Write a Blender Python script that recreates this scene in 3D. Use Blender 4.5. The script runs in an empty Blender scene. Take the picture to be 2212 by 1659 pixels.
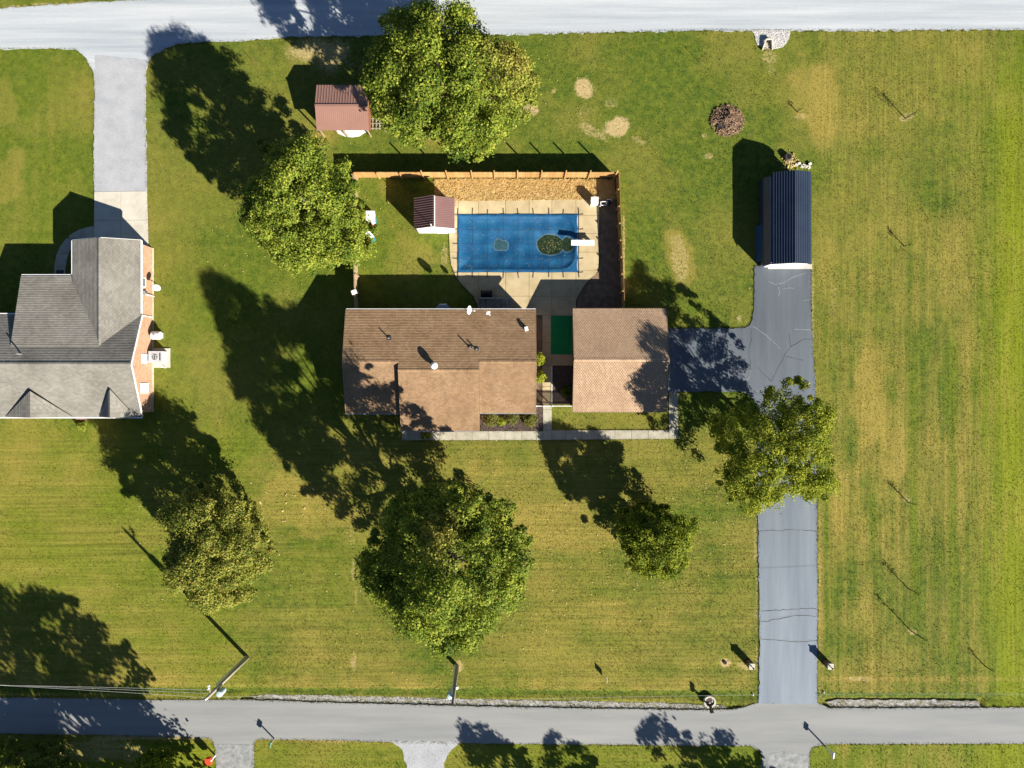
import bpy, math, random
import numpy as np
from mathutils import Vector
rnd = random.Random(7); rng = np.random.default_rng(11)
SC = bpy.context.scene
COL = SC.collection
# ---------------------------------------------------------------- camera, sky, sun, exposure
H = 61.0; S = 0.03972; CX, CY = 1106.0, 829.5
cam = bpy.data.cameras.new('camera'); cam.lens = 25; cam.sensor_width = 36; cam.clip_start = 1; cam.clip_end = 2000
camo = bpy.data.objects.new('camera', cam); COL.objects.link(camo); camo.location = (0, 0, H); SC.camera = camo
SUN_DIR = Vector((0.693, -0.721, 0)).normalized(); EL = math.atan(0.533)
SUN_DIR = Vector((SUN_DIR.x*math.cos(EL), SUN_DIR.y*math.cos(EL), math.sin(EL)))
w = bpy.data.worlds.new('World'); SC.world = w; w.use_nodes = True
nt = w.node_tree; sky = nt.nodes.new('ShaderNodeTexSky'); sky.sky_type = 'NISHITA'; sky.sun_disc = False
sky.sun_elevation = EL; sky.sun_rotation = math.atan2(SUN_DIR.x, SUN_DIR.y)
bg = nt.nodes['Background']; bg.inputs[1].default_value = 0.05; sky.air_density = 0.6; sky.dust_density = 0.1; sky.ozone_density = 2.2; nt.links.new(sky.outputs[0], bg.inputs[0])
sl = bpy.data.lights.new('sun', 'SUN'); sl.energy = 5.0; sl.angle = math.radians(0.5); sl.color = (1.0, 0.93, 0.82)
so = bpy.data.objects.new('sun', sl); COL.objects.link(so); so.rotation_euler = SUN_DIR.to_track_quat('Z', 'Y').to_euler(); so.location = (0, 0, 80)
SC.view_settings.view_transform = 'Standard'; SC.view_settings.look = 'None'; SC.view_settings.gamma = 1
SC.view_settings.use_curve_mapping = False; SC.view_settings.exposure = 1.25
SC.cycles.max_bounces = 5; SC.cycles.diffuse_bounces = 2; SC.cycles.glossy_bounces = 2; SC.cycles.transparent_max_bounces = 6

def g(x, y, z=0.0):
    "photo position (2212 x 1659 grid) of something standing z metres high -> metres on the ground"
    k = S*(1-z/H); return ((x-CX)*k, -(y-CY)*k)
def G3(x, y, z=0.0): a = g(x, y, z); return (a[0], a[1], z)
def gp(pts, z=0.0): return [g(x, y, z) for x, y in pts]

# ---------------------------------------------------------------- object plumbing
WL = {}
def link(o, parent, wl, label=None, cat=None, group=None, kind=None):
    COL.objects.link(o); WL[o.name] = Vector(wl)
    if parent is not None:
        o.parent = parent; o.location = Vector(wl)-WL[parent.name]
    else: o.location = wl
    if label: o['label'] = label
    if cat: o['category'] = cat
    if group: o['group'] = group
    if kind: o['kind'] = kind
    return o
def empty(name, loc, label=None, cat=None, group=None, kind=None):
    o = bpy.data.objects.new(name, None); o.empty_display_size = .3
    return link(o, None, loc, label, cat, group, kind)
def meshobj(name, V, F, mat, parent=None, smooth=False, **k):
    V = np.asarray(V, dtype=float).reshape(-1, 3)
    lo, hi = V.min(0), V.max(0); org = np.array([(lo[0]+hi[0])/2, (lo[1]+hi[1])/2, lo[2]])
    me = bpy.data.meshes.new(name)
    if isinstance(F, np.ndarray):
        n = F.shape[1]; me.vertices.add(len(V)); me.vertices.foreach_set('co', (V-org).astype(np.float32).ravel())
        me.loops.add(F.size); me.loops.foreach_set('vertex_index', F.astype(np.int32).ravel())
        me.polygons.add(len(F)); me.polygons.foreach_set('loop_start', np.arange(0, F.size, n, dtype=np.int32))
        me.polygons.foreach_set('loop_total', np.full(len(F), n, dtype=np.int32)); me.update(calc_edges=True)
    else:
        me.from_pydata([tuple(v) for v in (V-org)], [], F); me.update()
    if smooth: me.polygons.foreach_set('use_smooth', [True]*len(me.polygons))
    if mat: me.materials.append(mat)
    return link(bpy.data.objects.new(name, me), parent, org, **k)
def inst(src, parent, wl, rot=None, **k):
    o = bpy.data.objects.new(src.name.split('.')[0], src.data)
    if rot is not None: o.rotation_euler = rot
    return link(o, parent, wl, **k)
def set_attr(o, name, arr):
    a = o.data.attributes.new(name, 'FLOAT_COLOR', 'POINT')
    c = np.ones((len(arr), 4), np.float32); c[:, :arr.shape[1]] = arr; a.data.foreach_set('color', c.ravel())

class MB:
    def __init__(s): s.V = []; s.F = []
    def add(s, V, F):
        n = len(s.V); s.V += [tuple(v) for v in V]; s.F += [tuple(i+n for i in f) for f in F]; return s
    def box(s, cx, cy, z0, z1, sx, sy, rot=0):
        c, d = math.cos(rot), math.sin(rot); V = []
        for z in (z0, z1):
            for a, b in ((-1, -1), (1, -1), (1, 1), (-1, 1)):
                x, y = a*sx/2, b*sy/2; V.append((cx+x*c-y*d, cy+x*d+y*c, z))
        return s.add(V, [(3, 2, 1, 0), (4, 5, 6, 7), (0, 1, 5, 4), (1, 2, 6, 5), (2, 3, 7, 6), (3, 0, 4, 7)])
    def hexa(s, P):  # 8 corners bottom 4, top 4
        return s.add(P, [(3, 2, 1, 0), (4, 5, 6, 7), (0, 1, 5, 4), (1, 2, 6, 5), (2, 3, 7, 6), (3, 0, 4, 7)])
    def slab(s, quad, t):  # quad CCW seen from above, thickness t downwards
        lo = [(p[0], p[1], p[2]-t) for p in quad]; return s.hexa(lo+list(quad))
    def bar(s, a, b, wx, wz):
        a = Vector(a); b = Vector(b); d = (b-a).normalized(); u = d.cross(Vector((0, 0, 1)))
        u = Vector((1, 0, 0)) if u.length < 1e-4 else u.normalized(); v = u.cross(d).normalized(); P = []
        for e in (a, b):
            for p, q in ((-1, -1), (1, -1), (1, 1), (-1, 1)): P.append(tuple(e+u*p*wx/2+v*q*wz/2))
        return s.hexa(P)
    def tube(s, pts, r, n=6, cap=True):
        pts = [Vector(p) for p in pts]; rs = r if hasattr(r, '__len__') else [r]*len(pts); V = []; F = []
        for i, p in enumerate(pts):
            d = (pts[min(i+1, len(pts)-1)]-pts[max(i-1, 0)]).normalized()
            u = d.cross(Vector((0, 0, 1))) if abs(d.z) < .95 else d.cross(Vector((1, 0, 0))); u.normalize(); v = d.cross(u)
            for k in range(n):
                a = 2*math.pi*k/n; V.append(tuple(p+(u*math.cos(a)+v*math.sin(a))*rs[i]))
        for i in range(len(pts)-1):
            for k in range(n):
                a = i*n+k; b = i*n+(k+1) % n; F.append((a, b, b+n, a+n))
        if cap: F += [tuple(range(n))[::-1], tuple(range((len(pts)-1)*n, len(pts)*n))]
        return s.add(V, F)
    def cyl(s, x, y, z0, z1, r, n=16, r2=None): return s.tube([(x, y, z0), (x, y, z1)], [r, r if r2 is None else r2], n)
    def lathe(s, x, y, prof, n=20):
        V = []; F = []
        for r, z in prof:
            for k in range(n): a = 2*math.pi*k/n; V.append((x+r*math.cos(a), y+r*math.sin(a), z))
        for i in range(len(prof)-1):
            for k in range(n): a = i*n+k; b = i*n+(k+1) % n; F.append((a, b, b+n, a+n))
        F += [tuple(range(n))[::-1], tuple(range((len(prof)-1)*n, len(prof)*n))]
        return s.add(V, F)
    def prism(s, pts, z0, z1):
        n = len(pts); a = sum(pts[i][0]*pts[(i+1) % n][1]-pts[(i+1) % n][0]*pts[i][1] for i in range(n))
        if a < 0: pts = pts[::-1]
        V = [(p[0], p[1], z0) for p in pts]+[(p[0], p[1], z1) for p in pts]
        return s.add(V, [tuple(range(n))[::-1], tuple(range(n, 2*n))]+[(i, (i+1) % n, (i+1) % n+n, i+n) for i in range(n)])
    def stone(s, x, y, z, r, sq=.7):
        V = []
        for a, b, c in ((1, 0, 0), (-1, 0, 0), (0, 1, 0), (0, -1, 0), (0, 0, 1), (0, 0, -1)):
            q = r*rnd.uniform(.7, 1.2); V.append((x+a*q+rnd.uniform(-.2, .2)*r, y+b*q+rnd.uniform(-.2, .2)*r, z+c*q*sq))
        return s.add(V, [(0, 2, 4), (2, 1, 4), (1, 3, 4), (3, 0, 4), (2, 0, 5), (1, 2, 5), (3, 1, 5), (0, 3, 5)])
    def build(s, name, mat, parent=None, **k): return meshobj(name, s.V, s.F, mat, parent, **k)

def inpoly(P, poly):
    "P (n,2) -> bool"
    x, y = P[:, 0], P[:, 1]; r = np.zeros(len(P), bool); n = len(poly)
    for i in range(n):
        x1, y1 = poly[i]; x2, y2 = poly[(i+1) % n]
        if y1 == y2: continue
        c = ((y1 > y) != (y2 > y)) & (x < (x2-x1)*(y-y1)/(y2-y1)+x1); r ^= c
    return r
def edged(P, poly):
    d = np.full(len(P), 1e9); n = len(poly)
    for i in range(n):
        a = np.array(poly[i]); b = np.array(poly[(i+1) % n]); ab = b-a; L = (ab**2).sum()+1e-9
        t = np.clip(((P-a)@ab)/L, 0, 1); d = np.minimum(d, np.hypot(*(P-(a+t[:, None]*ab)).T))
    return d
def rough(pts, step=.35, amp=.05, closed=True, frame=None):
    out = []; n = len(pts)
    for i in range(n if closed else n-1):
        a = Vector(pts[i]); b = Vector(pts[(i+1) % n]); L = (b-a).length; m = max(1, int(L/step)); nn = Vector((-(b-a).y, (b-a).x)).normalized() if L > 0 else Vector((0, 0))
        for j in range(m):
            p = a.lerp(b, j/m); q = p+nn*rnd.gauss(0, amp)*(0 if j == 0 else 1); out.append((q.x, q.y))
    if not closed: out.append(tuple(pts[-1]))
    return out
def clip_rect(poly, x0, y0, x1, y1):
    def cl(P, ins, it):
        R = []
        for i in range(len(P)):
            a, b = P[i-1], P[i]
            if ins(b):
                if not ins(a): R.append(it(a, b))
                R.append(b)
            elif ins(a): R.append(it(a, b))
        return R
    def ix(c): return lambda a, b: (c, a[1]+(b[1]-a[1])*(c-a[0])/(b[0]-a[0]))
    def iy(c): return lambda a, b: (a[0]+(b[0]-a[0])*(c-a[1])/(b[1]-a[1]), c)
    for ins, it in ((lambda p: p[0] >= x0, ix(x0)), (lambda p: p[0] <= x1, ix(x1)), (lambda p: p[1] >= y0, iy(y0)), (lambda p: p[1] <= y1, iy(y1))):
        poly = cl(poly, ins, it)
        if len(poly) < 3: return []
    out = []
    for p in poly:
        if not out or math.dist(p, out[-1]) > 1e-4: out.append(p)
    a = abs(sum(out[i-1][0]*out[i][1]-out[i][0]*out[i-1][1] for i in range(len(out))))/2
    return out if a > .02 and len(out) > 2 else []

# ---------------------------------------------------------------- materials
def mat(name, cols, scale=3.0, rough_=.85, bump=0.0, bscale=None, stretch=(1, 1, 1), rnd_amt=0.0, metal=0.0, detail=6, spec=.3, island=False, fine=0.0, fscale=60., bdist=.02):
    "cols: list of linear colours mixed along a noise; rnd_amt: per-object / per-island brightness change"
    m = bpy.data.materials.new(name); m.use_nodes = True; t = m.node_tree; N = t.nodes; L = t.links; b = N['Principled BSDF']
    b.inputs['Roughness'].default_value = rough_; b.inputs['Metallic'].default_value = metal
    b.inputs['Specular IOR Level'].default_value = spec
    geo = N.new('ShaderNodeNewGeometry'); mp = N.new('ShaderNodeMapping'); mp.inputs['Scale'].default_value = stretch
    L.new(geo.outputs['Position'], mp.inputs[0]); nz = N.new('ShaderNodeTexNoise'); nz.inputs['Scale'].default_value = scale; nz.inputs['Detail'].default_value = detail
    nz.inputs['Roughness'].default_value = .62
    L.new(mp.outputs[0], nz.inputs[0]); cr = N.new('ShaderNodeValToRGB'); L.new(nz.outputs[0], cr.inputs[0])
    e = cr.color_ramp.elements; n = len(cols)
    if n == 1: cols = [cols[0], cols[0]]; n = 2
    while len(e) < n: e.new(.5)
    for i, c in enumerate(cols): e[i].position = .3+.4*i/(n-1); e[i].color = (*c, 1)
    out = cr.outputs[0]
    if fine > 0:
        n2 = N.new('ShaderNodeTexNoise'); n2.inputs['Scale'].default_value = fscale; n2.inputs['Detail'].default_value = 2; L.new(geo.outputs['Position'], n2.inputs[0])
        mr = N.new('ShaderNodeMapRange'); mr.inputs[1].default_value = .3; mr.inputs[2].default_value = .7; mr.inputs[3].default_value = 1-fine; mr.inputs[4].default_value = 1+fine; L.new(n2.outputs[0], mr.inputs[0])
        mx = N.new('ShaderNodeVectorMath'); mx.operation = 'SCALE'; L.new(out, mx.inputs[0]); L.new(mr.outputs[0], mx.inputs['Scale']); out = mx.outputs[0]
    if rnd_amt > 0:
        oi = N.new('ShaderNodeObjectInfo'); ad = N.new('ShaderNodeMath'); ad.operation = 'ADD'
        L.new(oi.outputs['Random'], ad.inputs[0]); L.new(geo.outputs['Random Per Island'], ad.inputs[1]); fr = N.new('ShaderNodeMath'); fr.operation = 'FRACT'; L.new(ad.outputs[0], fr.inputs[0])
        mr = N.new('ShaderNodeMapRange'); mr.inputs[3].default_value = 1-rnd_amt; mr.inputs[4].default_value = 1+rnd_amt; L.new(fr.outputs[0], mr.inputs[0])
        mx = N.new('ShaderNodeVectorMath'); mx.operation = 'SCALE'; L.new(out, mx.inputs[0]); L.new(mr.outputs[0], mx.inputs['Scale']); out = mx.outputs[0]
    L.new(out, b.inputs['Base Color'])
    if bump > 0:
        bn = N.new('ShaderNodeTexNoise'); bn.inputs['Scale'].default_value = bscale or scale*6; bn.inputs['Detail'].default_value = 4; L.new(mp.outputs[0], bn.inputs[0])
        bu = N.new('ShaderNodeBump'); bu.inputs['Strength'].default_value = bump; bu.inputs['Distance'].default_value = bdist; L.new(bn.outputs[0], bu.inputs['Height']); L.new(bu.outputs[0], b.inputs['Normal'])
    return m

def lawn_material():
    m = bpy.data.materials.new('lawn_grass'); m.use_nodes = True; t = m.node_tree; N = t.nodes; L = t.links; b = N['Principled BSDF']
    b.inputs['Roughness'].default_value = .9; b.inputs['Specular IOR Level'].default_value = .15
    at = N.new('ShaderNodeAttribute'); at.attribute_name = 'tone'; sp = N.new('ShaderNodeSeparateColor'); L.new(at.outputs['Color'], sp.inputs[0])
    geo = N.new('ShaderNodeNewGeometry')
    def noise(sc, st=(1, 1, 1), det=5, ro=.65):
        mp = N.new('ShaderNodeMapping'); mp.inputs['Scale'].default_value = st; L.new(geo.outputs['Position'], mp.inputs[0])
        n = N.new('ShaderNodeTexNoise'); n.inputs['Scale'].default_value = sc; n.inputs['Detail'].default_value = det; n.inputs['Roughness'].default_value = ro; L.new(mp.outputs[0], n.inputs[0]); return n.outputs[0]
    def mth(op, a, c, cl=False):
        n = N.new('ShaderNodeMath'); n.operation = op; n.use_clamp = cl
        for i, v in enumerate((a, c)):
            if hasattr(v, 'links'): L.new(v, n.inputs[i])
            else: n.inputs[i].default_value = v
        return n.outputs[0]
    def mix(f, a, c):
        n = N.new('ShaderNodeMix'); n.data_type = 'RGBA'
        if hasattr(f, 'links'): L.new(f, n.inputs['Factor'])
        else: n.inputs['Factor'].default_value = f
        for s, v in (('A', a), ('B', c)):
            i = [q for q in n.inputs if q.name == s and q.type == 'RGBA'][0]
            if hasattr(v, 'links'): L.new(v, i)
            else: i.default_value = (*v, 1)
        return [q for q in n.outputs if q.type == 'RGBA'][0]
    n1 = noise(1.6, det=6, ro=.7); n2 = noise(9, det=3, ro=.7)
    f1 = mth('MULTIPLY', mth('SUBTRACT', n1, .38), 3.2, True)
    green = mix(f1, (.052, .094, .010), (.142, .170, .018))
    green = mix(sp.outputs['Blue'], green, (.165, .200, .009))
    dry = mth('ADD', sp.outputs['Red'], mth('MULTIPLY', mth('SUBTRACT', n2, .5), 1.1), True)
    c = mix(dry, green, (.265, .215, .046))
    n5 = noise(4.5, det=6, ro=.8)
    soilf = mth('ADD', mth('MULTIPLY', sp.outputs['Green'], 1.45), mth('MULTIPLY', mth('SUBTRACT', n5, .60), 4.2), True)
    soilf = mth('MULTIPLY', soilf, mth('MULTIPLY', sp.outputs['Green'], 4, True), True)
    straw = mix(noise(6), (.36, .25, .12), (.52, .41, .20))
    c = mix(soilf, c, straw)
    sx = N.new('ShaderNodeSeparateXYZ'); L.new(geo.outputs['Position'], sx.inputs[0])
    def ramp(sock, a, b2):
        q = N.new('ShaderNodeMapRange'); q.inputs[1].default_value = a; q.inputs[2].default_value = b2; L.new(sock, q.inputs[0]); return q.outputs[0]
    mv = ramp(sx.outputs['X'], 26.0, 26.8); mh = mth('MULTIPLY', ramp(sx.outputs['X'], 21.5, 20.5), ramp(sx.outputs['Y'], -3, -6))
    sv = mth('MULTIPLY', mth('SUBTRACT', noise(1, (5.2, .14, 1), 3, .7), .5), mv); shh = mth('MULTIPLY', mth('SUBTRACT', noise(1, (.14, 5.2, 1), 3, .7), .5), mh)
    stk = mth('ADD', 1.0, mth('MULTIPLY', mth('ADD', sv, shh), 1.15)); sc1 = N.new('ShaderNodeVectorMath'); sc1.operation = 'SCALE'; L.new(c, sc1.inputs[0]); L.new(stk, sc1.inputs['Scale']); c = sc1.outputs[0]
    n3 = noise(22, det=3, ro=.75)
    mr = N.new('ShaderNodeMapRange'); mr.inputs[1].default_value = .3; mr.inputs[2].default_value = .7; mr.inputs[3].default_value = .60; mr.inputs[4].default_value = 1.38; L.new(n3, mr.inputs[0])
    mx = N.new('ShaderNodeVectorMath'); mx.operation = 'SCALE'; L.new(c, mx.inputs[0]); L.new(mr.outputs[0], mx.inputs['Scale'])
    L.new(mx.outputs[0], b.inputs['Base Color'])
    bn = noise(8, det=3, ro=.6); bu = N.new('ShaderNodeBump'); bu.inputs['Strength'].default_value = .5; bu.inputs['Distance'].default_value = .035
    L.new(bn, bu.inputs['Height']); L.new(bu.outputs[0], b.inputs['Normal'])
    return m

def leaf_material(name, dark, mid, bright_tone, autumn, transl=.35):  # leaf's own tones from dark to bright, picked at random per clump and leaf
    m = bpy.data.materials.new(name); m.use_nodes = True; t = m.node_tree; N = t.nodes; L = t.links; b = N['Principled BSDF']
    at = N.new('ShaderNodeAttribute'); at.attribute_name = 'tone'; sp = N.new('ShaderNodeSeparateColor'); L.new(at.outputs['Color'], sp.inputs[0])
    cr = N.new('ShaderNodeValToRGB'); L.new(sp.outputs['Red'], cr.inputs[0]); e = cr.color_ramp.elements; e.new(.5)
    e[0].color = (*dark, 1); e[1].color = (*mid, 1); e[2].color = (*bright_tone, 1); e[2].position = 1
    mx = N.new('ShaderNodeMix'); mx.data_type = 'RGBA'; L.new(sp.outputs['Green'], mx.inputs['Factor'])
    A = [q for q in mx.inputs if q.type == 'RGBA']; L.new(cr.outputs[0], A[0]); A[1].default_value = (*autumn, 1); o = [q for q in mx.outputs if q.type == 'RGBA'][0]
    L.new(o, b.inputs['Base Color']); b.inputs['Roughness'].default_value = .6; b.inputs['Specular IOR Level'].default_value = .14
    tr = N.new('ShaderNodeBsdfTranslucent'); L.new(o, tr.inputs[0]); ms = N.new('ShaderNodeMixShader'); ms.inputs[0].default_value = transl
    L.new(b.outputs[0], ms.inputs[1]); L.new(tr.outputs[0], ms.inputs[2]); L.new(ms.outputs[0], N['Material Output'].inputs[0]); return m

M = {}
M['lawn'] = lawn_material()
M['gravel_road'] = mat('pale_gravel_road', [(.31, .345, .38), (.40, .43, .455), (.50, .52, .535)], .9, .9, .5, 30, (.05, 1.3, 1), fine=.13, fscale=26)
M['gravel_drive'] = mat('grey_gravel', [(.31, .325, .345), (.36, .372, .39), (.405, .415, .43)], .8, .9, .6, 30, fine=.16, fscale=18)
M['asphalt_light'] = mat('worn_asphalt', [(.20, .212, .218), (.25, .256, .252), (.29, .294, .284)], .8, .9, .3, 40, (.08, .8, 1), fine=.09, fscale=30)
M['asphalt_blue'] = mat('sealed_asphalt', [(.125, .15, .185), (.16, .19, .225), (.20, .235, .265)], .6, .8, .3, 40, (1.2, .1, 1), fine=.08, fscale=25)
M['concrete'] = mat('tan_concrete', [(.37, .295, .165), (.46, .37, .215), (.52, .425, .26)], .9, .9, .2, 20, rnd_amt=.05, fine=.05)
M['concrete_grey'] = mat('grey_concrete', [(.30, .285, .215), (.385, .365, .285), (.45, .43, .35)], 1.3, .9, .2, 20, rnd_amt=.07, fine=.07)
M['concrete_pale'] = mat('pale_concrete', [(.44, .41, .34), (.53, .50, .42), (.58, .55, .47)], .8, .9, .2, 20, rnd_amt=.03, fine=.05)
M['joint'] = mat('dark_joint_filler', [(.12, .10, .07), (.17, .14, .10)], 4)
M['drain'] = mat('cast_white_rubble', [(.36, .35, .33), (.45, .44, .41), (.52, .51, .48)], 3, .9, .6, 14, fine=.12, fscale=12)
M['verge'] = mat('worn_gravel', [(.12, .12, .055), (.24, .225, .17), (.34, .335, .32), (.39, .385, .37)], 3.0, .95, .8, 22, (.5, 1, 1), fine=.3, fscale=9)
M['asphalt_patch'] = mat('rough_asphalt', [(.15, .16, .165), (.25, .26, .26), (.34, .345, .34)], 2.0, .9, .5, 20, fine=.15, fscale=14)
M['crack'] = mat('dark_crack', [(.04, .045, .05), (.07, .075, .08)], 4)
M['crack_light'] = mat('pale_crack', [(.19, .215, .235), (.28, .30, .315)], 2)
M['mulch'] = mat('brown_mulch', [(.045, .03, .025), (.085, .06, .05), (.13, .10, .085)], 10, .95, .8, 30, rnd_amt=.4)
M['straw'] = mat('golden_straw', [(.46, .30, .10), (.62, .42, .16), (.74, .54, .25)], 3, .9, .6, 14, rnd_amt=.25, bdist=.08)
M['soil'] = mat('bare_brown_soil', [(.13, .085, .055), (.19, .13, .085), (.25, .18, .12)], 2, .95, .6, 12)
M['stone_white'] = mat('white_gravel_stone', [(.42, .42, .41), (.56, .56, .55)], 5, .9, rnd_amt=.35)
M['shingle_brown'] = mat('brown_shingle', [(.235, .145, .078), (.285, .182, .100), (.335, .220, .125)], .7, .92, rnd_amt=.14, fine=.10, fscale=45)
M['shingle_tan'] = mat('tan_shingle', [(.385, .262, .165), (.43, .295, .188), (.475, .33, .215)], .6, .92, rnd_amt=.12, fine=.08, fscale=45)
M['shingle_gap'] = mat('dark_shingle_backing', [(.15, .095, .06), (.18, .12, .078)], 6)
M['shingle_grey'] = mat('grey_shingle', [(.165, .155, .130), (.22, .208, .18), (.26, .247, .215)], .45, .92, rnd_amt=.12, fine=.10, fscale=45)
M['deck_brown'] = mat('brown_roof_backing', [(.10, .065, .04), (.13, .085, .05)], 6)
M['deck_grey'] = mat('grey_roof_backing', [(.09, .085, .078), (.12, .11, .10)], 6)
M['metal_brown'] = mat('maroon_metal_sheet', [(.245, .135, .105), (.28, .155, .122)], .8, .5, spec=.4)
M['metal_dkbrown'] = mat('plum_metal_sheet', [(.16, .083, .078), (.185, .10, .092)], .8, .42, spec=.5)
M['metal_navy'] = mat('slate_blue_metal_sheet', [(.022, .034, .058), (.032, .046, .076)], .7, .38, spec=.55)
M['white'] = mat('white_paint', [(.72, .72, .70), (.80, .80, .78)], 2, .6)
M['white_plastic'] = mat('white_plastic', [(.74, .75, .76), (.82, .82, .82)], 2, .45)
M['siding'] = mat('cream_siding', [(.50, .46, .38), (.56, .52, .44)], 2, .7, rnd_amt=.05)
M['brick'] = mat('salmon_brick', [(.40, .235, .15), (.47, .28, .18), (.52, .32, .215)], 3, .9, rnd_amt=.18)
M['mortar'] = mat('pale_mortar', [(.48, .38, .29), (.54, .43, .33)], 5)
M['brick_dark'] = mat('brown_brick', [(.16, .085, .055), (.23, .13, .085)], 3, .9, rnd_amt=.25)
M['wood_fence'] = mat('golden_fence_wood', [(.36, .20, .07), (.44, .26, .10), (.52, .33, .14)], 1.2, .8, .3, 30, (1, 1, .2), rnd_amt=.18)
M['wood_grey'] = mat('weathered_grey_wood', [(.22, .19, .15), (.31, .275, .22), (.38, .34, .28)], 3, .9, .3, 30, rnd_amt=.2)
M['wood_old'] = mat('weathered_fence_wood', [(.27, .19, .12), (.36, .26, .16), (.44, .33, .21)], 1.2, .85, .3, 30, rnd_amt=.2)
M['bark'] = mat('grey_brown_bark', [(.07, .055, .042), (.13, .105, .08)], 6, .95, .8, 30)
M['pole'] = mat('pole_timber', [(.27, .24, .19), (.42, .38, .31)], 3, .85, .3, 20, (1, 1, .1))
M['black'] = mat('black_metal', [(.010, .010, .011), (.018, .018, .020)], 4, .85, spec=.1)
M['dark'] = mat('dark_grey_plastic', [(.03, .03, .033), (.05, .05, .055)], 4, .6)
M['grey_metal'] = mat('grey_metal', [(.30, .31, .32), (.38, .39, .40)], 4, .45, metal=.4)
M['glass'] = mat('window_glass', [(.03, .045, .06)], 2, .08, spec=.8)
M['glass_light'] = mat('bright_window_glass', [(.50, .53, .55), (.64, .66, .67)], 2, .3, spec=.6)
M['blue_cover'] = mat('blue_pool_cover', [(.002, .056, .150), (.004, .076, .185), (.014, .105, .215)], .7, .55, .25, 8, fine=.07, fscale=12, spec=.35)
M['strap'] = mat('dark_blue_strap', [(.010, .052, .12), (.018, .068, .15)], 4, .7)
M['strap_black'] = mat('black_strap', [(.02, .02, .022), (.03, .03, .032)], 4, .7)
M['puddle'] = mat('murky_green_water', [(.010, .022, .010), (.018, .034, .014), (.035, .050, .018)], 3, .12, spec=.6, fine=.25, fscale=9)
M['puddle_small'] = mat('shallow_murky_water', [(.025, .075, .10), (.04, .09, .105)], 3, .15, spec=.6)
M['scum'] = mat('pale_dried_scum', [(.045, .11, .18), (.085, .15, .20)], 6, .9)
M['pool_water'] = mat('pool_water', [(.01, .05, .07)], 2, .05, spec=.8)
M['pool_shell'] = mat('pool_shell', [(.30, .45, .52)], 2, .6)
M['turf_green'] = mat('green_putting_turf', [(.006, .20, .055), (.010, .25, .07)], 3, .9, .3, 60)
M['red'] = mat('red_paint', [(.62, .055, .02), (.70, .08, .03)], 3, .55)
M['green_paint'] = mat('green_paint', [(.03, .13, .07), (.05, .17, .10)], 3, .5)
M['teal'] = mat('teal_plastic', [(.02, .33, .42)], 3, .5)
M['transformer'] = mat('pale_blue_grey_enamel', [(.42, .55, .60), (.50, .62, .66)], 3, .45)
M['enamel_grey'] = mat('light_grey_enamel', [(.42, .42, .44), (.48, .48, .50)], 3, .5)
M['rust'] = mat('rusty_metal', [(.16, .06, .03), (.26, .12, .06)], 6, .9)
M['branch'] = mat('dead_branch_wood', [(.12, .07, .045), (.30, .19, .12), (.52, .35, .22)], 6, .9, rnd_amt=.5)
M['ash'] = mat('charred_black', [(.014, .014, .016), (.05, .045, .045)], 4, .95)
M['block'] = mat('concrete_block', [(.50, .47, .38), (.62, .59, .49)], 4, .9, rnd_amt=.12)
M['stripline'] = mat('pale_wire', [(.45, .45, .42)], 2, .5)
M['petal'] = mat('fallen_leaf', [(.40, .30, .10), (.60, .50, .22)], 3, .8, rnd_amt=.3)
LG = leaf_material('maple_leaf', (.045, .092, .012), (.175, .235, .024), (.350, .390, .050), (.42, .34, .080))
LY = leaf_material('yellowing_leaf', (.070, .105, .018), (.215, .245, .035), (.370, .370, .070), (.50, .36, .085))
LB = leaf_material('lime_leaf', (.070, .115, .010), (.220, .265, .020), (.370, .390, .034), (.46, .40, .06))
LS = leaf_material('shrub_leaf', (.050, .080, .014), (.140, .165, .028), (.230, .240, .050), (.36, .20, .08), .2)

# ---------------------------------------------------------------- ground plan polygons (photo grid)
ROAD_N = [(-140, 112), (0, 106), (100, 106), (163, 107), (187, 126), (203, 160), (206, 200), (204, 277), (203, 340), (205, 416), (318, 414), (316, 333), (315, 267), (316, 200), (316, 152), (321, 134), (335, 117), (358, 105), (385, 95), (410, 92), (520, 90), (600, 83), (640, 80), (800, 78), (1105, 76), (1250, 72), (1480, 67), (1700, 67), (2212, 65), (2400, 64),
          (2400, -16), (1400, -14), (800, -10), (500, -6), (270, 1), (130, 9), (0, 19), (-140, 26)]
N_DRIVE = 0
ROAD_S = [(-140, 1503), (0, 1506), (160, 1508), (330, 1511), (530, 1511), (737, 1518), (1104, 1527), (1475, 1533), (1578, 1532), (1605, 1528), (1632, 1519), (1700, 1518.6), (1766, 1518), (1776, 1522), (1791, 1529), (1975, 1529), (2212, 1528), (2400, 1528),
          (2400, 1606), (2212, 1606), (1900, 1607), (1808, 1607), (1775, 1609), (1755, 1613), (1750, 1622), (1746, 1700), (1648, 1700), (1648, 1640), (1640, 1620), (1621, 1611), (1475, 1610), (1200, 1607), (991, 1605), (847, 1603), (737, 1599), (552, 1597), (549, 1610), (549, 1700), (468, 1700), (466, 1620), (460, 1600), (448, 1594), (310, 1589), (0, 1584), (-140, 1582)]
DRIVE = [(1629.6, 575), (1629, 620), (1628, 670), (1625, 690), (1619, 702), (1608, 708.6), (1475, 709.7), (1440, 710), (1440, 847), (1475, 846), (1600, 846), (1613, 850), (1624, 860), (1631, 878), (1634, 905), (1637, 1000), (1637, 1139), (1640, 1313), (1640, 1439), (1638, 1519.5), (1764, 1519), (1765, 1439), (1766, 1300), (1765, 1239), (1764, 1106), (1762, 950), (1761, 836), (1756, 753), (1751, 653), (1752, 572), (1660, 572)]
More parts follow.
